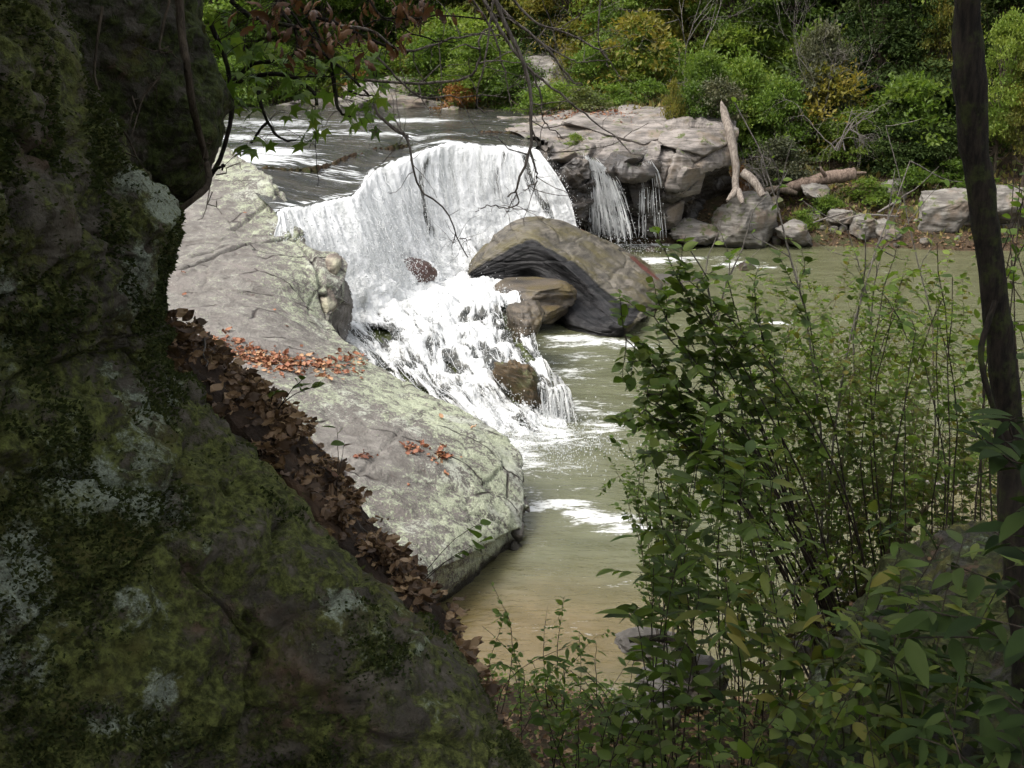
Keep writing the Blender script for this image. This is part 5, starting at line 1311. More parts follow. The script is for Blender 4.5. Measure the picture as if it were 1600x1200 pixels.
log('driftwood', [(1270, 348, 46), (1300, 338, 46.2), (1330, 330, 46.4)], [.03, .05, .02], 'short driftwood stick right of the pale boulders', 'twig_grey', 0.1, 6)
log('driftwood', [(1372, 332, 46.8), (1395, 318, 47), (1410, 308, 47.2)], [.05, .05, .02], 'grey driftwood stick leaning on the far bank', 'twig_grey', 0.1, 6)

# grass along the far banks
def build_grass():
    g = np.random.default_rng(3); n = 16000
    X = g.uniform(-24, 28, n); Y = g.uniform(44.5, 68, n)
    ok = (pt_seg(X, Y, POOL) < -0.45) & (pt_seg(X, Y, UPPER) < -0.4) & ((X > 9) | (Y > 52)); X, Y = X[ok], Y[ok]; n = len(X)
    P = np.stack([X, Y, terrain_n(X, Y)], -1); D = unit(np.stack([g.normal(0, .5, n), g.normal(0, .5, n), np.ones(n)], -1)); N = unit(g.normal(size=(n, 3)))
    near = sstep(-0.4, -3.0, pt_seg(X, Y, POOL))
    v = leaf_arrays('far', P, D, N, g.uniform(.14, .45, n) * (0.5 + 0.5 * near), g.uniform(0, .8, n))
    tag(link('bank_grass', leaf_mesh('bank_grass', [v], M['lf_grass'])), 'rough grass and weeds along the far banks', 'grass', kind='stuff')
build_grass()
def build_far_litter():
    g = np.random.default_rng(6); n = 5000; X = g.uniform(7, 28, n); Y = g.uniform(44.3, 52, n); q = pt_seg(X, Y, POOL); ok = (q < -0.1) & (q > -6); X, Y = X[ok], Y[ok]; n = len(X)
    P = np.stack([X, Y, terrain_n(X, Y) + .02], -1)
    v = leaf_arrays('lit0', P, unit(g.normal(size=(n, 3)) * np.array([1, 1, .3])), unit(np.array([0, 0, 1.]) + g.normal(0, .5, (n, 3))), g.uniform(.08, .22, n), np.clip(g.normal(.45, .3, n), 0, 1))
    tag(link('shore_litter', leaf_mesh('shore_litter', [v], M['lf_litter_dark'])), 'dead leaves and debris strewn along the far shore', 'leaf litter', kind='stuff')
build_far_litter()

# ------------------------------------------------------------------ near plants
def sprout(t, base, tb, P, g, leafkey, mats, size, n_leaf, leaves, twig_r=0.004, start=0.3, side=0.5, tilt=0.35, pair=True):
    """strew leaves along polyline P: collects (point, direction, normal, size, material)"""
    m = len(P)
    for k in range(n_leaf):
        f = start + (1 - start) * (k + g.random()) / n_leaf; q = f * (m - 1); i = min(int(q), m - 2); p = P[i] + (P[i + 1] - P[i]) * (q - i)
        d = unit(P[i + 1] - P[i]); a = unit(np.cross(d, np.array([0.1, 0.2, 1.0]))) * (1 if k % 2 else -1)
        dd = unit(a * g.uniform(0.6, 1.1) + d * g.uniform(0.2, 0.8) + np.array([0, 0, -tilt * g.random()]) + g.normal(0, 0.25, 3))
        N = unit(np.array([0, 0, 1.0]) + g.normal(0, 0.38, 3))
        leaves.append((p, dd, N, size * g.uniform(0.45, 1.45), mats[int(g.integers(len(mats)))], leafkey))
def finish_leaves(t, base, leaves, g, limit=300, name='foliage'):
    """the largest leaves become parts of their own, the rest one mass"""
    base = np.asarray(base)
    leaves = sorted(leaves, key=lambda L: -L[3] / max(0.5, np.linalg.norm(np.array(L[0]) - np.array([0, 0, CAM_H]))))
    for p, d, N, s_, m, key in leaves[:limit]:
        leaf_obj(key, m, p, d, N, s_, t, base, float(g.choice([0.0, 0.1, 0.2, 0.3, 0.4])))
    rest = leaves[limit:]
    if rest:
        V, F, T, I, n = [], [], [], [], 0; ms = sorted({r[4] for r in rest})
        for i, m in enumerate(ms):
            for key in sorted({r[5] for r in rest if r[4] == m}):
                q = [r for r in rest if r[4] == m and r[5] == key]
                a, b, c = leaf_arrays(key, np.array([r[0] for r in q]) - base, np.array([r[1] for r in q]), np.array([r[2] for r in q]), np.array([r[3] for r in q]), g.uniform(0.1, 0.6, len(q)))
                V.append(a); F.append(b + n); T.append(c); I.append(np.full(len(b), i)); n += len(a)
        me = mesh_np(name, np.concatenate(V), np.concatenate(F), None, {'tint': np.concatenate(T)}, smooth=False)
        for m in ms: me.materials.append(M[m])
        me.polygons.foreach_set('material_index', np.concatenate(I).astype(np.int32))
        link(name, me, t)['kind'] = 'stuff'
def stems_to(name, label, cat, base_px, tips, leafkey, mats, size, per, seed, r=0.012, limit=300, twigs=3, twig_len=0.5, group=None, stem_mat='stem', start=0.35, bend=0.12, twig_leaf=None, tilt=0.35, spread_base=0.12):
    """a plant whose stems run from its foot to tips given as (px, py, Y)"""
    g = np.random.default_rng(seed)
    x, Y = PY(base_px[0], base_px[1], base_px[2])[:2]; b = np.array([x, Y, ground_z(x, Y) - 0.03 if len(base_px) < 4 else PY(*base_px[:3])[2]])
    t = empty(name, b); tag(t, label, cat, group); leaves = []
    tb = Tubes()
    for tip in tips:
        e = PY(*tip); s0 = b + np.array([g.normal(0, spread_base), g.normal(0, spread_base), 0]); n = 12; f = np.linspace(0, 1, n)[:, None]
        L = np.linalg.norm(e - s0); side = g.normal(0, bend * L, 3) * np.array([1, 1, 0.3])
        P = s0 + (e - s0) * f + side * np.sin(f * math.pi) + np.cumsum(g.normal(0, 0.006 * L, (n, 3)), 0) * f
        P[:, 2] += 0.10 * L * np.sin(f[:, 0] * math.pi)
        tb.add(P - b, np.linspace(r, r * 0.35, n), 5)
        sprout(t, b, tb, P, g, leafkey, mats, size, per, leaves, start=start, tilt=tilt)
        for c in range(twigs):
            i = int(g.integers(int(n * start), n)); d = unit(P[min(i + 1, n - 1)] - P[i - 1] + g.normal(0, 0.7, 3)); Q = [P[i]]
            for k in range(5): d = unit(d + g.normal(0, 0.16, 3)); Q.append(Q[-1] + d * twig_len * g.uniform(0.6, 1.2) / 5)
            Q = np.array(Q); tb.add(Q - b, np.linspace(r * 0.4, r * 0.16, 6), 4)
            sprout(t, b, tb, Q, g, leafkey, mats, size * 0.9, twig_leaf if twig_leaf is not None else max(3, per // 2), leaves, start=0.15, tilt=tilt)
    tb.build('stems', M[stem_mat], t)
    finish_leaves(t, b, leaves, g, limit)
    return t
def tipcloud(px, py, rx, ry, Y, dY, n, seed):
    g = np.random.default_rng(seed); out = []
    for k in range(n):
        a = g.uniform(0, 6.28); q = math.sqrt(g.random()); out.append((px + rx * q * math.cos(a), py + ry * q * math.sin(a), Y + dY * g.normal()))
    return out

# dark tree trunk on the right; its unseen crown is added overhead to shade the foreground
def shade_crown(t, base, centre, rad, n, seed, mat='lf_green', size=0.50):  # leaf mass out of view, placed and sized to block light over the viewpoint
    g = np.random.default_rng(seed); d = unit(g.normal(size=(n, 3))); P = centre + d * np.array(rad) * (g.random(n) ** 0.4)[:, None]
    keep = P[:, 2] - CAM_H > 0.060 * np.maximum(P[:, 1], 0) + 1.2
    P = P[keep]; n = len(P)
    v = leaf_arrays('far', P - base, unit(g.normal(size=(n, 3)) * np.array([1, 1, .4])), unit(np.array([0, 0, 1.0]) + g.normal(0, .4, (n, 3))), g.uniform(.7, 1.3, n) * size, g.uniform(0, .6, n))
    o = link('crown', leaf_mesh('crown', [v], M[mat]), t)
    return o
def build_right_tree():
    pts = [(1610, 1080, 5.0), (1602, 1000, 5.05), (1592, 900, 5.1), (1586, 800, 5.15), (1578, 700, 5.2), (1570, 600, 5.2), (1558, 500, 5.2), (1546, 400, 5.2), (1533, 300, 5.2), (1519, 200, 5.2), (1512, 110, 5.2), (1512, 0, 5.2), (1508, -120, 5.2)]
    P = poly(pts); b = P[0] + np.array([0, 0, -0.6]); t = empty('dark_tree', b)
    tag(t, 'dark mossy leaning tree trunk standing at the right side', 'tree')
    P = np.concatenate([[b], P]); top = P[-1]
    for k in range(1, 9): P = np.concatenate([P, [top + np.array([-0.10 * k, -0.12 * k, 0.85 * k])]])
    n = 120; Q = cr1(P, n); tt = np.linspace(0, 1, n)
    w = np.interp(tt * (len(P) - 1), range(len(P)), [0.12, .088, .080, .076, .073, .069, .066, .062, .060, .060, .066, .072, .056, .056] + [.055] * 8)
    w = w * (1 + 0.10 * fbm(np.stack([tt * 40, 0 * tt, 0 * tt], -1), 3))
    tb = Tubes(); tb.add(Q - b, w, 24, 0.35); tb.build('trunk', M['bark_dark'], t)
    vt = Tubes(); V = cr1(poly([(1568, 700, 5.05), (1553, 640, 5.02), (1538, 590, 5.02), (1533, 545, 5.04), (1545, 500, 5.08), (1556, 470, 5.1)]), 30); vt.add(V - b, 0.014, 6, 0.3); vt.build('vine', M['bark_dark'], t)
    g = np.random.default_rng(9); c = Q[-1]
    lt = Tubes()
    for k in range(10):
        a = g.uniform(0, 6.28); s0 = Q[-1 - int(g.integers(0, 30))]; e = s0 + np.array([math.cos(a) * 3.5, math.sin(a) * 3.5 - 1, g.uniform(.8, 2.2)]); f = np.linspace(0, 1, 7)[:, None]
        lt.add(s0 + (e - s0) * f - b, np.linspace(.05, .012, 7), 5)
    lt.build('branches', M['bark_dark'], t)
    shade_crown(t, b, np.array([0.6, 0.0, 14.5]), (6.0, 6.5, 3.2), SHADE_CANOPY[0], 31)
SHADE_CANOPY = (900, 1200, 500)  # leaf counts of the three unseen crowns, set by the foreground shade wanted
build_right_tree()

# tree whose mossy twigs and maple leaves hang in at the upper left
def branch(tb, pts, r0, r1, base, n=16, lump=0.3, sides=6):
    P = cr1(poly(pts), n); P = P + np.random.default_rng(int(abs(pts[0][0] * 7 + pts[0][1]))).normal(0, 0.006, P.shape) * np.linspace(0, 1, n)[:, None]
    tb.add(P - base, np.linspace(r0, r1, n), sides, lump); return P
def build_maple():
    g = np.random.default_rng(15)
    b = np.array([-4.4, 9.0, 2.5]); t = empty('maple_tree', b); tag(t, 'maple with bright green lobed leaves on mossy twigs hanging in at the upper left', 'tree')
    tk = Tubes(); P = cr1(np.array([b, [-4.3, 9, 5], [-4.1, 8.6, 8], [-3.8, 8.0, 11], [-3.4, 7.2, 14], [-3.0, 6.5, 17]]), 30); tk.add(P - b, np.linspace(.2, .08, 30), 10, .2); tk.build('trunk', M['bark_dark'], t)
    tb = Tubes(); leaves = []
    B = [  # mossy twigs
        ([(250, 60, 8), (330, 118, 7.6), (365, 128, 7.5), (405, 118, 7.4), (440, 116, 7.3), (470, 128, 7.2), (490, 145, 7.2), (497, 160, 7.1)], .022, .010),
        ([(365, 128, 7.5), (395, 100, 7.5), (430, 96, 7.4), (452, 92, 7.4), (466, 60, 7.3), (430, 0, 7.3)], .016, .012),
        ([(402, 118, 7.4), (405, 150, 7.3), (412, 175, 7.2), (422, 196, 7.2), (432, 212, 7.1), (447, 218, 7.1), (462, 220, 7.1)], .014, .006),
        ([(420, 190, 7.2), (408, 200, 7.2), (398, 218, 7.2), (390, 226, 7.2)], .012, .005),
        ([(520, 95, 7.1), (521, 125, 7.1), (524, 150, 7.1), (528, 170, 7.0), (540, 180, 7.0), (556, 181, 7.0)], .016, .006),
        ([(360, 0, 7.2), (400, 30, 7.2), (470, 45, 7.1), (500, 80, 7.1), (520, 95, 7.1), (560, 130, 7.0), (575, 150, 7.0)], .018, .007),
        ([(545, 142, 7.0), (560, 147, 7), (575, 150, 7), (590, 148, 7)], .008, .003),
        ([(330, 40, 6.8), (352, 90, 6.8), (360, 130, 6.8), (362, 180, 6.7), (345, 240, 6.6), (330, 272, 6.5), (318, 285, 6.5), (290, 320, 6.4)], .016, .013),
        ([(330, 272, 6.5), (342, 262, 6.45), (350, 258, 6.4), (348, 265, 6.4)], .009, .006),
        ([(318, 100, 6.9), (300, 40, 6.9), (285, -40, 7)], .010, .010),
        ([(460, 120, 7.2), (520, 120, 7.1), (600, 128, 7.0)], .005, .002),
        ([(490, 0, 7), (493, 120, 7), (494, 230, 7), (497, 292, 7)], .004, .002)]
    Ps = [branch(tb, p, a, c, b) for p, a, c in B]
    tb.build('branches', M['bark_dark'], t)
    pts = []
    for (cx, cy, rx, ry, n) in [(385, 40, 45, 40, 26), (420, 110, 55, 35, 28), (560, 95, 45, 30, 22), (575, 150, 35, 30, 16), (480, 120, 40, 30, 16), (355, 160, 18, 50, 8), (500, 215, 20, 25, 6), (390, 220, 30, 25, 7), (360, 90, 25, 40, 12), (440, 165, 50, 20, 8), (565, 185, 15, 12, 4)]:
        for k in range(n):
            pts.append((cx + rx * g.uniform(-1, 1), cy + ry * g.uniform(-1, 1), 7.1 + 0.35 * g.normal()))
    tw = Tubes()
    allP = np.concatenate(Ps)
    for q in pts:
        p = PY(*q); d2 = ((allP - p) ** 2).sum(1); a = allP[np.argmin(d2)]
        f = np.linspace(0, 1, 5)[:, None]; tw.add(a + (p - a) * f - b + np.array([0, 0, .03]) * np.sin(f * 3.1), 0.0022, 3)
        dd = unit(np.array([g.normal(0, .7), g.normal(0, .5), -0.35 + g.normal(0, .3)])); N = unit(np.array([g.normal(0, .5), -0.55 + g.normal(0, .5), .8]))
        leaves.append((p, dd, N, g.uniform(.10, .17), 'lf_maple', 'maple'))
    tw.build('twigs', M['twig_dark'], t)['kind'] = 'stuff'
    finish_leaves(t, b, leaves, g)
    shade_crown(t, b, np.array([-3.0, 3.2, 14.5]), (5.5, 4.5, 3.2), SHADE_CANOPY[1], 33)  # added out of view, positioned so its shadow falls on the near bank
build_maple()

def build_oak():
    g = np.random.default_rng(25)
    b = np.array([-1.0, -2.5, 6.6]); t = empty('oak_tree', b); tag(t, 'oak with dry brown leaves and bare pale twigs hanging in from the top', 'tree')
    tk = Tubes(); P = cr1(np.array([b, [-1.0, -2.4, 8.5], [-0.9, -2.0, 11], [-0.6, -1, 14], [-.4, 0, 17]]), 30); tk.add(P - b, np.linspace(.28, .1, 30), 12, .2); tk.build('trunk', M['bark'], t)
    tb = Tubes(); Ps = []
    top = [(420, -60, 6.2), (470, 10, 6.2), (530, 40, 6.2), (600, 70, 6.3), (640, 80, 6.3)]
    B = [(top, .016, .008),
         ([(470, 10, 6.2), (500, 60, 6.2), (515, 85, 6.2)], .009, .004), ([(420, -40, 6.0), (470, 40, 6.0), (520, 75, 6.0)], .010, .004), ([(560, -40, 6.1), (590, 20, 6.1), (625, 30, 6.1), (700, 25, 6.1), (760, 30, 6.1)], .008, .004),
         ([(560, 45, 6.3), (600, 30, 6.3), (650, 55, 6.3), (690, 66, 6.4), (720, 60, 6.4)], .006, .003)]
    W = [([(530, 40, 6.2), (580, 48, 6.2), (610, 70, 6.3), (640, 80, 6.3), (680, 68, 6.4), (735, 55, 6.5), (790, 52, 6.6)], .008, .003),
         ([(590, 90, 6.3), (610, 110, 6.3), (640, 140, 6.3), (665, 152, 6.3), (720, 150, 6.3), (790, 150, 6.3)], .006, .002),
         ([(570, 125, 6.4), (640, 130, 6.4), (690, 128, 6.4), (735, 120, 6.4), (748, 95, 6.4), (752, 55, 6.4), (770, 40, 6.4)], .007, .004),
         ([(585, 162, 6.2), (592, 180, 6.2), (620, 205, 6.2), (637, 218, 6.2), (645, 260, 6.2), (660, 300, 6.2), (695, 326, 6.2), (712, 365, 6.2), (730, 402, 6.2)], .008, .002),
         ([(620, 205, 6.2), (635, 210, 6.2), (640, 222, 6.2)], .004, .002), ([(712, 365, 6.2), (705, 388, 6.2)], .003, .001), ([(718, 372, 6.2), (735, 375, 6.2)], .003, .001),
         ([(760, -40, 6), (790, 40, 6), (815, 90, 6), (828, 140, 6), (830, 200, 6), (828, 240, 6), (812, 280, 6), (806, 298, 6), (795, 308, 6)], .011, .003),
         ([(828, 235, 6), (836, 262, 6), (838, 284, 6), (818, 297, 6)], .006, .002), ([(806, 298, 6), (810, 318, 6), (790, 325, 6), (760, 322, 6), (742, 330, 6)], .004, .0015), ([(806, 305, 6), (790, 335, 6)], .003, .001),
         ([(740, -30, 6.4), (790, 60, 6.4), (830, 110, 6.4), (880, 150, 6.4), (930, 190, 6.4), (990, 240, 6.4)], .009, .002), ([(745, -30, 6.6), (800, 30, 6.6), (850, 70, 6.6), (890, 120, 6.6), (910, 135, 6.6)], .009, .003),
         ([(780, -30, 6.8), (830, 30, 6.8), (880, 50, 6.8), (940, 80, 6.8), (950, 105, 6.8)], .007, .003), ([(850, 70, 6.6), (900, 95, 6.6), (950, 92, 6.6)], .004, .002), ([(830, 110, 6.4), (845, 150, 6.4), (850, 190, 6.4), (880, 215, 6.4)], .005, .002),
         ([(770, 0, 6.2), (760, 80, 6.2), (745, 160, 6.2), (770, 175, 6.2)], .005, .002), ([(725, -20, 6.5), (770, 50, 6.5), (790, 120, 6.5), (800, 175, 6.5)], .006, .002), ([(940, -20, 7), (935, 60, 7), (950, 90, 7), (975, 130, 7)], .004, .002),
         ([(830, 200, 6), (850, 235, 6), (900, 235, 6), (960, 225, 6), (1010, 190, 6)], .004, .001), ([(685, 60, 6.5), (690, 130, 6.5), (688, 180, 6.5)], .003, .001), ([(590, 200, 6.3), (588, 205, 6.3), (570, 206, 6.3)], .003, .001)]
    for p, a, c in B: Ps.append(branch(tb, p, a, c, b, 14, 0.2))
    tb.build('branches', M['bark_dark'], t)
    tw = Tubes()
    for p, a, c in W:
        P = branch(tw, p, a * 1.25, c * 1.5, b, 20, 0.15, 5)
        for k in range(4):
            i = int(g.integers(4, 17)); d = unit(P[i + 1] - P[i] + g.normal(0, .8, 3)); Q = [P[i]]
            for q in range(6): d = unit(d + g.normal(0, .2, 3)); Q.append(Q[-1] + d * g.uniform(.02, .07))
            tw.add(np.array(Q) - b, np.linspace(c * 1.3, c * .6, 7), 4)
        for k in range(3):
            i = int(g.integers(5, 20)); d = unit(g.normal(0, 1, 3)); tw.add(np.array([P[i], P[i] + d * .05, P[i] + d * .1 + g.normal(0, .02, 3)]) - b, np.array([c, c * .8, c * .5]), 3)
    tw.build('twigs', M['twig_oak'], t)['kind'] = 'stuff'
    leaves = []; allP = np.concatenate(Ps); cl = []
    for (cx, cy, rx, ry, n) in [(440, 5, 70, 20, 22), (545, 25, 60, 32, 28), (500, 60, 60, 30, 26), (630, 35, 30, 35, 14), (470, 85, 40, 25, 14), (410, 30, 25, 25, 10), (720, 6, 90, 14, 12), (640, 5, 40, 10, 10), (565, 65, 15, 30, 8)]:
        for k in range(n): cl.append((cx + rx * g.uniform(-1, 1), cy + ry * g.uniform(-1, 1), 6.15 + .2 * g.normal()))
    pt = Tubes()
    for q in cl:
        p = PY(*q); a = allP[np.argmin(((allP - p) ** 2).sum(1))]; f = np.linspace(0, 1, 4)[:, None]; pt.add(a + (p - a) * f - b, 0.002, 3)
        dd = unit(np.array([g.normal(0, .55), g.normal(0, .55), -0.9])); N = unit(g.normal(0, 1, 3))
        leaves.append((p, dd, N, g.uniform(.045, .10), 'lf_brown', 'oak%d' % g.integers(3)))
    pt.build('petioles', M['twig_dark'], t)['kind'] = 'stuff'
    finish_leaves(t, b, leaves, g)
    shade_crown(t, b, np.array([0, -3.5, 14.0]), (7.0, 5.0, 3.0), SHADE_CANOPY[2], 35, 'lf_brown')  # unseen crown behind the viewpoint, added for foreground shade
M['twig_oak'] = mk_bark('brown grey twig', (0.065, 0.053, 0.044), (0.22, 0.19, 0.165), 0.0, 2)
build_oak()

# roots hanging on the overhanging block
def build_roots():
    for k, (pts, lab) in enumerate([
        ([(280, 0, 5.9), (285, 60, 5.85), (292, 100, 5.8), (300, 160, 5.85), (312, 210, 6.0), (322, 250, 6.1), (326, 285, 6.0), (310, 305, 5.9), (285, 325, 5.9)], 'thick brown root snaking down the overhanging block'),
        ([(265, 0, 5.6), (255, 40, 5.55), (250, 80, 5.5), (270, 80, 5.5)], 'thin pale root curling high on the overhanging block'),
        ([(160, 10, 5.2), (150, 80, 5.15), (150, 130, 5.1), (175, 180, 5.1), (200, 215, 5.15), (215, 250, 5.2)], 'thin dark root on the boundary between the two mossy boulders'),
        ([(250, 120, 5.5), (225, 150, 5.45), (215, 180, 5.4), (205, 215, 5.3)], 'short thin root in the middle of the overhanging block')]):
        P = cr1(poly(pts), 40); b = P[-1].copy(); t = empty('hanging_root', b); tag(t, lab, 'root')
        tb = Tubes(); tb.add(P - b, np.linspace([.022, .007, .007, .006][k], [.016, .004, .004, .003][k], 40), 6, .3); tb.build('root_strand', M['bark'], t)
        g = np.random.default_rng(k); rt = Tubes()
        for c in range(4):
            i = int(g.integers(6, 34)); rt.add(P[i] + np.cumsum(g.normal(0, .035, (6, 3)), 0) - np.array([0, .02, .02]) * np.arange(6)[:, None] - b, np.linspace(.004, .0015, 6), 4)
        rt.build('rootlets', M['bark'], t)
build_roots()

# shrubs of the near bank
stems_to('leafy_shrub', 'dark green broad leaved branch arching left over the pool', 'shrub', (1390, 900, 9.0),
         [(985, 545, 8.2), (975, 600, 8.2), (1010, 500, 8.4), (1060, 470, 8.4), (1110, 420, 8.5), (1150, 440, 8.6), (1010, 660, 8.1), (1080, 540, 8.4), (1180, 520, 8.6), (1040, 590, 8.2), (1140, 580, 8.5), (1220, 460, 8.8), (1075, 425, 8.5), (1000, 560, 8.2), (1020, 540, 8.3), (1060, 510, 8.3), (1000, 620, 8.2), (1030, 640, 8.2), (1090, 480, 8.4), (1060, 650, 8.2)],
         'round', ['lf_green', 'lf_shrub'], 0.105, 20, 41, 0.012, 300, 7, 0.45, stem_mat='twig_dark', start=0.62, bend=0.05)
stems_to('thicket_shrub', 'fine leaved yellow green thicket of thin stems in the middle of the near bank', 'shrub', (1290, 985, 10.2),
         tipcloud(1300, 570, 215, 190, 10, 0.7, 62, 3), 'ovate', ['lf_shrub', 'lf_light', 'lf_light', 'lf_shrub', 'lf_light', 'lf_yellow', 'lf_light', 'lf_green'], 0.070, 36, 42, 0.005, 300, 9, 0.7, stem_mat='stem', start=0.25, bend=0.13, spread_base=0.35)
stems_to('thicket_shrub', 'fine leaved thicket behind the dark tree trunk on the right', 'shrub', (1480, 900, 9.6),
         tipcloud(1470, 560, 130, 170, 9.6, 0.5, 36, 4), 'ovate', ['lf_shrub', 'lf_light', 'lf_light', 'lf_yellow'], 0.075, 34, 43, 0.006, 300, 7, 0.6, start=0.25, bend=0.13, spread_base=0.3)
stems_to('thicket_shrub', 'low fine leaved thicket left of the near bank, over the foam patch', 'shrub', (1080, 1000, 10.6),
         tipcloud(1050, 690, 95, 90, 10.4, 0.4, 26, 5), 'ovate', ['lf_shrub', 'lf_light', 'lf_green'], 0.07, 34, 44, 0.006, 300, 6, 0.45, start=0.3, bend=0.06, spread_base=0.3)
# broad long-leaved stems close by
for k, (bp, tips, lab) in enumerate([
    ((1080, 1150, 6.0), [(1030, 690, 5.9), (1070, 640, 5.9), (1010, 760, 5.7), (1120, 700, 6.0)], 'long leaved green stems left of the thicket, tallest group'),
    ((1150, 1160, 5.8), [(1130, 650, 5.8), (1180, 690, 5.9), (1160, 760, 5.6), (1230, 730, 5.9)], 'long leaved green stems right beside the tallest group'),
    ((1060, 1160, 5.4), [(1000, 870, 5.3), (990, 940, 5.2), (1050, 830, 5.3), (1100, 880, 5.3)], 'long leaved stems low in front of the water'),
    ((1190, 1180, 5.2), [(1180, 830, 5.2), (1240, 860, 5.3), (1130, 900, 5.1), (1290, 900, 5.4)], 'long leaved stems in front of the thicket with yellowing leaves'),
    ((1440, 1200, 4.4), [(1420, 960, 4.6), (1480, 900, 4.7), (1530, 980, 4.5), (1380, 1010, 4.4), (1560, 900, 4.7), (1500, 1050, 4.3), (1450, 850, 4.8), (1520, 840, 4.8), (1400, 890, 4.8)], 'leafy stems standing in front of the mossy right boulder'),
    ((1330, 1190, 5.0), [(1330, 900, 5.2), (1390, 930, 5.3), (1280, 960, 5.0), (1420, 880, 5.4)], 'yellow spotted leafy stems near the mossy right boulder')]):
    stems_to('long_leaved_plant', lab, 'plant', bp, tips, 'lance', ['lf_dark', 'lf_shrub'] if k == 4 else ['lf_green', 'lf_shrub', 'lf_shrub', 'lf_yellow'] if k > 2 else ['lf_green', 'lf_shrub'], 0.15, 15, 50 + k, 0.006, 300, 4, 0.32, group='long leaved stems of the near bank', stem_mat='twig_dark', start=0.45, bend=0.04)
# saplings with sparse leaves reaching up in front of the far shore
stems_to('grey_sapling', 'thin grey sapling forking up in front of the far shore, nearly bare', 'sapling', (1300, 900, 10.0), [(1130, 170, 9.6), (1065, 365, 9.6), (1190, 330, 9.6), (1300, 370, 9.8), (1400, 280, 9.8)], 'ovate', ['lf_light', 'lf_green'], 0.075, 7, 60, 0.016, 300, 4, 0.55, stem_mat='twig_grey', start=0.6, bend=0.05, twig_leaf=3)
stems_to('grey_sapling', 'pale sapling left of the dark trunk with forked bare top', 'sapling', (1440, 800, 11.0), [(1385, 190, 10.5), (1420, 260, 10.5), (1350, 330, 10.5)], 'ovate', ['lf_light', 'lf_green'], 0.07, 6, 61, 0.013, 300, 4, 0.5, stem_mat='twig_grey', start=0.6, bend=0.04, twig_leaf=2)
stems_to('leafy_sapling', 'bright leaved sapling beside the dark trunk on its left', 'sapling', (1480, 820, 8.6), tipcloud(1440, 440, 60, 80, 8.6, .3, 9, 8), 'round', ['lf_light', 'lf_green'], 0.085, 10, 62, 0.010, 300, 3, 0.4, stem_mat='twig_dark', start=0.5, bend=0.05)
stems_to('leafy_sapling', 'bright leaved sapling between the dark trunk and the right edge', 'sapling', (1640, 820, 8.0), tipcloud(1590, 400, 35, 130, 8.0, .3, 10, 9), 'round', ['lf_light', 'lf_green'], 0.08, 10, 63, 0.010, 300, 3, 0.4, stem_mat='twig_dark', start=0.5, bend=0.05)
# seedlings at the water
for k, (bp, tips, lab) in enumerate([((775, 1060, 9.0), [(765, 915, 8.8), (790, 960, 8.8), (750, 985, 8.8)], 'bright seedling at the water edge just right of the leaf shelf'),
                                     ((870, 1070, 9.4), [(880, 930, 9.2), (860, 960, 9.2), (905, 985, 9.2), (930, 990, 9.2)], 'bright seedling cluster at the water edge, middle'),
                                     ((820, 1110, 8.2), [(800, 1010, 8), (840, 1030, 8), (780, 1040, 8)], 'small green seedling on the bare bank above the water')]):
    stems_to('seedling', lab, 'plant', bp, tips, 'ovate', ['lf_light', 'lf_green'], 0.065, 12, 70 + k, 0.005, 200, 2, 0.2, stem_mat='twig_dark', start=0.4)
# undergrowth along the bottom
for k, (bp, tips, key, mats, size, lab) in enumerate([
    ((880, 1190, 5.6), tipcloud(880, 1090, 90, 60, 5.5, .2, 10, 11), 'ovate', ['lf_green', 'lf_shrub'], .075, 'low green undergrowth at the bottom right of the mossy boulder'),
    ((1010, 1220, 5.0), tipcloud(1010, 1090, 90, 70, 5.0, .2, 10, 12), 'ovate', ['lf_green', 'lf_shrub'], .08, 'low dark undergrowth at the bottom centre'),
    ((1150, 1240, 4.6), tipcloud(1160, 1120, 80, 70, 4.6, .2, 10, 13), 'ovate', ['lf_green', 'lf_shrub', 'lf_dark'], .08, 'low undergrowth under the long leaved stems'),
    ((1330, 1240, 4.4), tipcloud(1320, 1110, 80, 80, 4.3, .2, 10, 14), 'ovate', ['lf_green', 'lf_shrub', 'lf_yellow'], .08, 'low undergrowth against the right mossy boulder'),
    ((930, 1120, 7.0), tipcloud(950, 1040, 90, 40, 7.0, .3, 8, 15), 'lance', ['lf_green', 'lf_light'], .09, 'thin leaved undergrowth below the water edge'),
    ((1250, 1060, 7.6), tipcloud(1230, 940, 110, 60, 7.5, .3, 14, 16), 'ovate', ['lf_green', 'lf_shrub', 'lf_yellow'], .075, 'undergrowth around the foot of the thicket')]):
    stems_to('undergrowth_plant', lab, 'plant', bp, tips, key, mats, size, 12, 80 + k, 0.005, 250, 3, 0.22, group='undergrowth along the near bank', stem_mat='twig_dark', start=0.3, spread_base=0.25)
# dark big leaves in front of the right boulder
for k, (bp, tips, lab) in enumerate([((1700, 1080, 3.3, 1), [(1480, 880, 3.2), (1440, 960, 3.2), (1500, 960, 3.1), (1540, 830, 3.2), (1420, 1000, 3.3)], 'big dark leaves silhouetted against the right mossy boulder'),
                                     ((1700, 800, 3.4, 1), [(1560, 720, 3.3), (1500, 680, 3.4), (1580, 650, 3.4), (1590, 800, 3.2)], 'big dark leaves crossing the dark trunk'),
                                     ((1620, 1290, 3.0, 1), [(1480, 1110, 3.0), (1420, 1150, 3.0), (1560, 1080, 3.0), (1590, 1150, 2.9)], 'big dark leaves in the bottom right corner')]):
    stems_to('dark_leaf_shrub', lab, 'shrub', bp, tips, 'lance', ['lf_dark'], 0.15, 7, 90 + k, 0.006, 100, 1, 0.2, group='dark leaved shrubs at the right', stem_mat='twig_dark', start=0.45, spread_base=0.03)
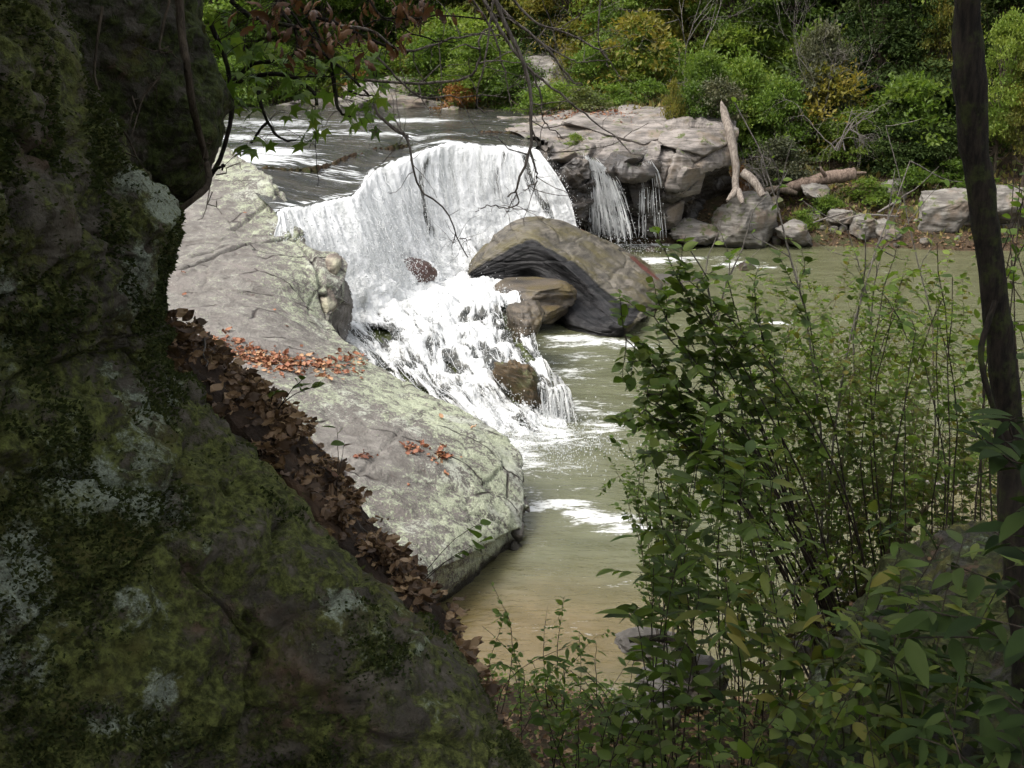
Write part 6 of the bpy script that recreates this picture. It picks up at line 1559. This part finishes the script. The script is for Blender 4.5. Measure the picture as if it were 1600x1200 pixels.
# sprigs on the leaf shelf
stems_to('shelf_sprig', 'sprig with rounded green leaves and one brown leaf over the lichen slab nose', 'plant', (640, 930, 5.1, 1), [(745, 815, 5.0), (725, 865, 5.0), (760, 850, 5.0)], 'round', ['lf_maple', 'lf_green'], 0.085, 3, 101, 0.003, 50, 0, .1, stem_mat='twig_dark', start=0.85, bend=.03, spread_base=.01)
stems_to('shelf_sprig', 'sprig with a few brown and green leaves in front of the lichen slab', 'plant', (520, 800, 5.3, 1), [(530, 675, 5.2), (545, 690, 5.2), (515, 730, 5.2)], 'round', ['lf_brown', 'lf_green'], 0.075, 2, 102, 0.003, 50, 0, .1, stem_mat='twig_dark', start=0.88, bend=.03, spread_base=.01)
stems_to('shelf_sprig', 'curling sprig with drooping green leaves at the top of the leaf shelf', 'plant', (420, 660, 5.6, 1), [(480, 590, 5.5), (430, 610, 5.5), (500, 605, 5.5)], 'ovate', ['lf_green', 'lf_shrub'], 0.09, 4, 103, 0.004, 50, 0, .1, stem_mat='bark_dark', start=0.6, bend=.05, spread_base=.01)
# curved root on the bank
log('curved_root', [(985, 1000, 10.2), (1040, 998, 10.0), (1075, 1020, 9.8), (1090, 1060, 9.6)], [.03, .045, .045, .04], 'dark curved root arching out of the near bank by the pale stones', 'bark_dark', 0.2, 8, 'root')
log('fallen_branch', [(1450, 790, 9.0), (1400, 850, 9.2), (1340, 930, 9.4), (1200, 1010, 9.2)], [.02, .03, .035, .03], 'slanting brown fallen branch inside the thicket', 'stem', 0.2, 6, 'branch')
g0 = np.random.default_rng(64)
for k, w in enumerate(['leftmost', 'second from the left', 'middle', 'second from the right', 'rightmost']):
    a = (1150 + 50 * k + g0.uniform(-15, 15), 1010 + g0.uniform(-20, 30), 8.8 + g0.uniform(-.5, .5)); e = (a[0] + g0.uniform(90, 190), a[1] - g0.uniform(60, 170), a[2] + .6)
    log('leaning_stick', [a, ((a[0] + e[0]) / 2, (a[1] + e[1]) / 2 - 8, a[2] + .3), e], [.014, .012, .007], w + ' of the five pale dead sticks leaning in the thicket', 'twig_grey', 0.1, 5, 'stick')

# ------------------------------------------------------------------ fallen leaves
def on_surface(S, N, px, py):
    q = px_of(S).reshape(-1, 2); i = np.argmin(((q - np.array([px, py])) ** 2).sum(1)); return S.reshape(-1, 3)[i]
def litter(name, label, S, mask_fn, n, size, mat, seed, lift=0.03, tilt=0.35, keys=('lit0', 'lit1', 'lit2')):
    g = np.random.default_rng(seed); q = px_of(S); w = mask_fn(q[..., 0], q[..., 1]).ravel(); N = gnormals(S); N = (N * np.sign((N * np.array([0.1, -0.3, 1])).sum(-1, keepdims=True))).reshape(-1, 3)
    area = np.linalg.norm(np.cross(np.gradient(S, axis=0), np.gradient(S, axis=1)), axis=-1).ravel(); w = w * area; w /= w.sum()
    i = g.choice(len(w), n, p=w); parts = []
    for j, key in enumerate(keys):
        k = i[j::len(keys)]; m = len(k)
        P = S.reshape(-1, 3)[k] + N[k] * (g.random(m) ** 1.5 * lift + 0.004)[:, None] + g.normal(0, .02, (m, 3)) * np.array([1, 1, 0])
        parts.append(leaf_arrays(key, P, unit(g.normal(size=(m, 3)) * np.array([1, 1, .25])), unit(N[k] + g.normal(0, tilt, (m, 3))), size * g.uniform(.4, 1.5, m), np.clip(g.normal(.42, .34, m), 0, 1)))
    tag(link(name, leaf_mesh(name, parts, M[mat])), label, 'leaf litter', kind='stuff')
blob2 = lambda x, y, c: sum(a * np.exp(-((x - cx) / rx) ** 2 - ((y - cy) / ry) ** 2) for cx, cy, rx, ry, a in c)
def band(x, y, pts, w):
    xs, ys = zip(*pts); return np.exp(-((y - np.interp(x, xs, ys)) / w) ** 2) * ((x > xs[0]) & (x < xs[-1]))
litter('leaf_litter', 'drift of russet leaves lying across the lichen slab', SLAB, lambda x, y: band(x, y, [(300, 545), (360, 545), (420, 565), (500, 572), (570, 568)], 14) * np.interp(x, [300, 360, 480, 570], [1.4, 1.2, .8, .25]) + 1e-9, 1500, 0.12, 'lf_litter', 5)
litter('leaf_litter', 'two small heaps of russet leaves low on the lichen slab', SLAB, lambda x, y: blob2(x, y, [(645, 700, 16, 7, 1), (692, 712, 13, 9, 1), (568, 713, 18, 5, .6)]) ** 1.3 + 1e-9, 240, 0.11, 'lf_litter', 6)
litter('leaf_litter', 'damp brown leaves heaped along the shelf behind the mossy boulder', SHELF[:, 14:64], lambda x, y: 0.10 + sstep(-0.05, 0.3, fbm(np.stack([x * .02, y * .02, 0 * x], -1), 3)), 2100, 0.068, 'lf_litter_dark', 7, 0.05, 0.75, ('lit0', 'lit1', 'lit2', 'oak0', 'oak1', 'lit0'))
litter('leaf_litter', 'brown leaves caught in the hollows of the mossy right boulder', SR, lambda x, y: 0.02 + sstep(0.1, 0.35, fbm(np.stack([x * .012, y * .012, 0 * x], -1), 3)) * (x < 1640), 220, 0.055, 'lf_litter_dark', 17, 0.03, 0.5)
litter('leaf_litter', 'red brown leaves strewn on the rock ledge right of the fall', LEDGE, lambda x, y: blob2(x, y, [(920, 178, 50, 7, 1), (985, 188, 10, 6, .6), (900, 186, 25, 4, .8)]) + 1e-9, 420, 0.14, 'lf_litter', 8)
def ground_litter():
    g = np.random.default_rng(12); n = 3600; X = g.uniform(-1.5, 7, n); Y = g.uniform(3.5, 12.8, n)
    ok = pt_seg(X, Y, POOL) < -0.1; X, Y = X[ok], Y[ok]; n = len(X); P = np.stack([X, Y, terrain_n(X, Y) + .015 + .03 * g.random(n)], -1)
    v = leaf_arrays('lit0', P, unit(g.normal(size=(n, 3)) * np.array([1, 1, .3])), unit(np.array([0, 0, 1.]) + g.normal(0, .5, (n, 3))), g.uniform(.05, .11, n), np.clip(g.normal(.4, .25, n), 0, 1))
    tag(link('bank_litter', leaf_mesh('bank_litter', [v], M['lf_litter_dark'])), 'brown leaf litter on the shaded near bank', 'leaf litter', kind='stuff')
ground_litter()
def ground_cover():
    g = np.random.default_rng(14); n = 1500; X = g.uniform(-1.0, 7, n); Y = g.uniform(3.2, 11.8, n)
    ok = (pt_seg(X, Y, POOL) < -0.5) & (fbm(np.stack([X, Y, 0 * X], -1) * 0.8, 3) > -0.12); X, Y = X[ok], Y[ok]; n = len(X); B = np.stack([X, Y, terrain_n(X, Y)], -1); parts = []
    for k in range(7):
        H = np.stack([g.normal(0, .07, n), g.normal(0, .07, n), g.uniform(.03, .26, n)], -1); m = len(B)
        parts.append(leaf_arrays('ovate', B + H, unit(np.stack([g.normal(size=m), g.normal(size=m), g.normal(-.1, .25, m)], -1)), unit(np.array([0, 0, 1.]) + g.normal(0, .4, (m, 3))), g.uniform(.035, .075, m), np.clip(g.normal(.35, .2, m), 0, 1)))
    tag(link('ground_cover', leaf_mesh('ground_cover', parts, M['lf_green'])), 'low green leaves covering the shaded near bank', 'ground cover', kind='stuff')
ground_cover()
gt = np.random.default_rng(71)
for k, w in enumerate(['highest', 'upper', 'middle', 'lower', 'lowest']):
    i = 25 + 38 * k; p = SHELF[i, 52]; q = SHELF[min(i + 22, 215), 30 + 8 * (k % 3)]; b_ = p.copy(); t_ = empty('fallen_twig', b_); tag(t_, w + ' of the five thin twigs lying in the leaf shelf', 'twig')
    f = np.linspace(0, 1, 10)[:, None]; P = p + (q - p) * f + np.array([0, -.03, .07]) + np.cumsum(gt.normal(0, .012, (10, 3)), 0); tb_ = Tubes(); tb_.add(P - b_, np.linspace(.007, .003, 10), 5); tb_.build('twig_stem', M['twig_grey'], t_)
g1 = np.random.default_rng(88)
for k, (px, py, lab) in enumerate([(385, 335, 'single orange leaf high on the lichen slab'), (442, 356, 'single orange leaf by the crest crack of the lichen slab'), (286, 464, 'single orange leaf on the lichen slab beside the dark boulder edge'), (290, 428, 'red brown leaf by the long crack of the lichen slab'),
                                   (376, 388, 'small brown leaf at the end of the long slab crack'), (432, 485, 'brown leaf in a dimple of the lichen slab'), (450, 512, 'curled orange leaf in the notch crack of the lichen slab'), (505, 537, 'orange leaf right of the notch crack'), (690, 655, 'russet leaf near the top of the slab nose'), (735, 672, 'russet leaf at the crest of the slab nose'), (700, 745, 'russet leaf below the two leaf heaps'), (640, 760, 'brown leaf low on the face of the slab nose')]):
    p = on_surface(SLAB, None, px, py) + np.array([0, 0, .025]); o = link('fallen_leaf', one_leaf_mesh('lit%d' % (k % 3), 'lf_litter', 0.5)); o.location = p; o.scale = (.16, .16, .16); o.rotation_euler = (g1.normal(0, .25), g1.normal(0, .25), g1.uniform(0, 6.28))
    tag(o, lab, 'leaf', 'single leaves on the lichen slab')

# moss tufts on the near boulders
def moss(name, label, S, N, n, seed, size=0.035, zmin=-9):
    g = np.random.default_rng(seed); A = S.reshape(-1, 3); B = N.reshape(-1, 3)
    wgt = sstep(0.02, 0.3, fbm(A * 2.2 + 8, 4)) + 0.02; a = np.linalg.norm(np.cross(np.gradient(S, axis=0), np.gradient(S, axis=1)), axis=-1).ravel(); w = wgt * a; w /= w.sum()
    i = g.choice(len(w), n, p=w); P = A[i] - B[i] * .004
    D = unit(B[i] + g.normal(0, .6, (n, 3)) + np.array([0, 0, -.15])); v = leaf_arrays('far', P, D, unit(g.normal(size=(n, 3))), size * g.uniform(.5, 1.4, n), np.clip(g.normal(.35, .2, n) + 0.3 * fbm(P * 1.5, 3), 0, 1))
    tag(link(name, leaf_mesh(name, [v], M['lf_moss'])), label, 'moss', kind='stuff')
moss('moss', 'dark green moss growing on the huge left boulder', SB[40:, 150:400], NB[40:, 150:400], 70000, 1, 0.022)
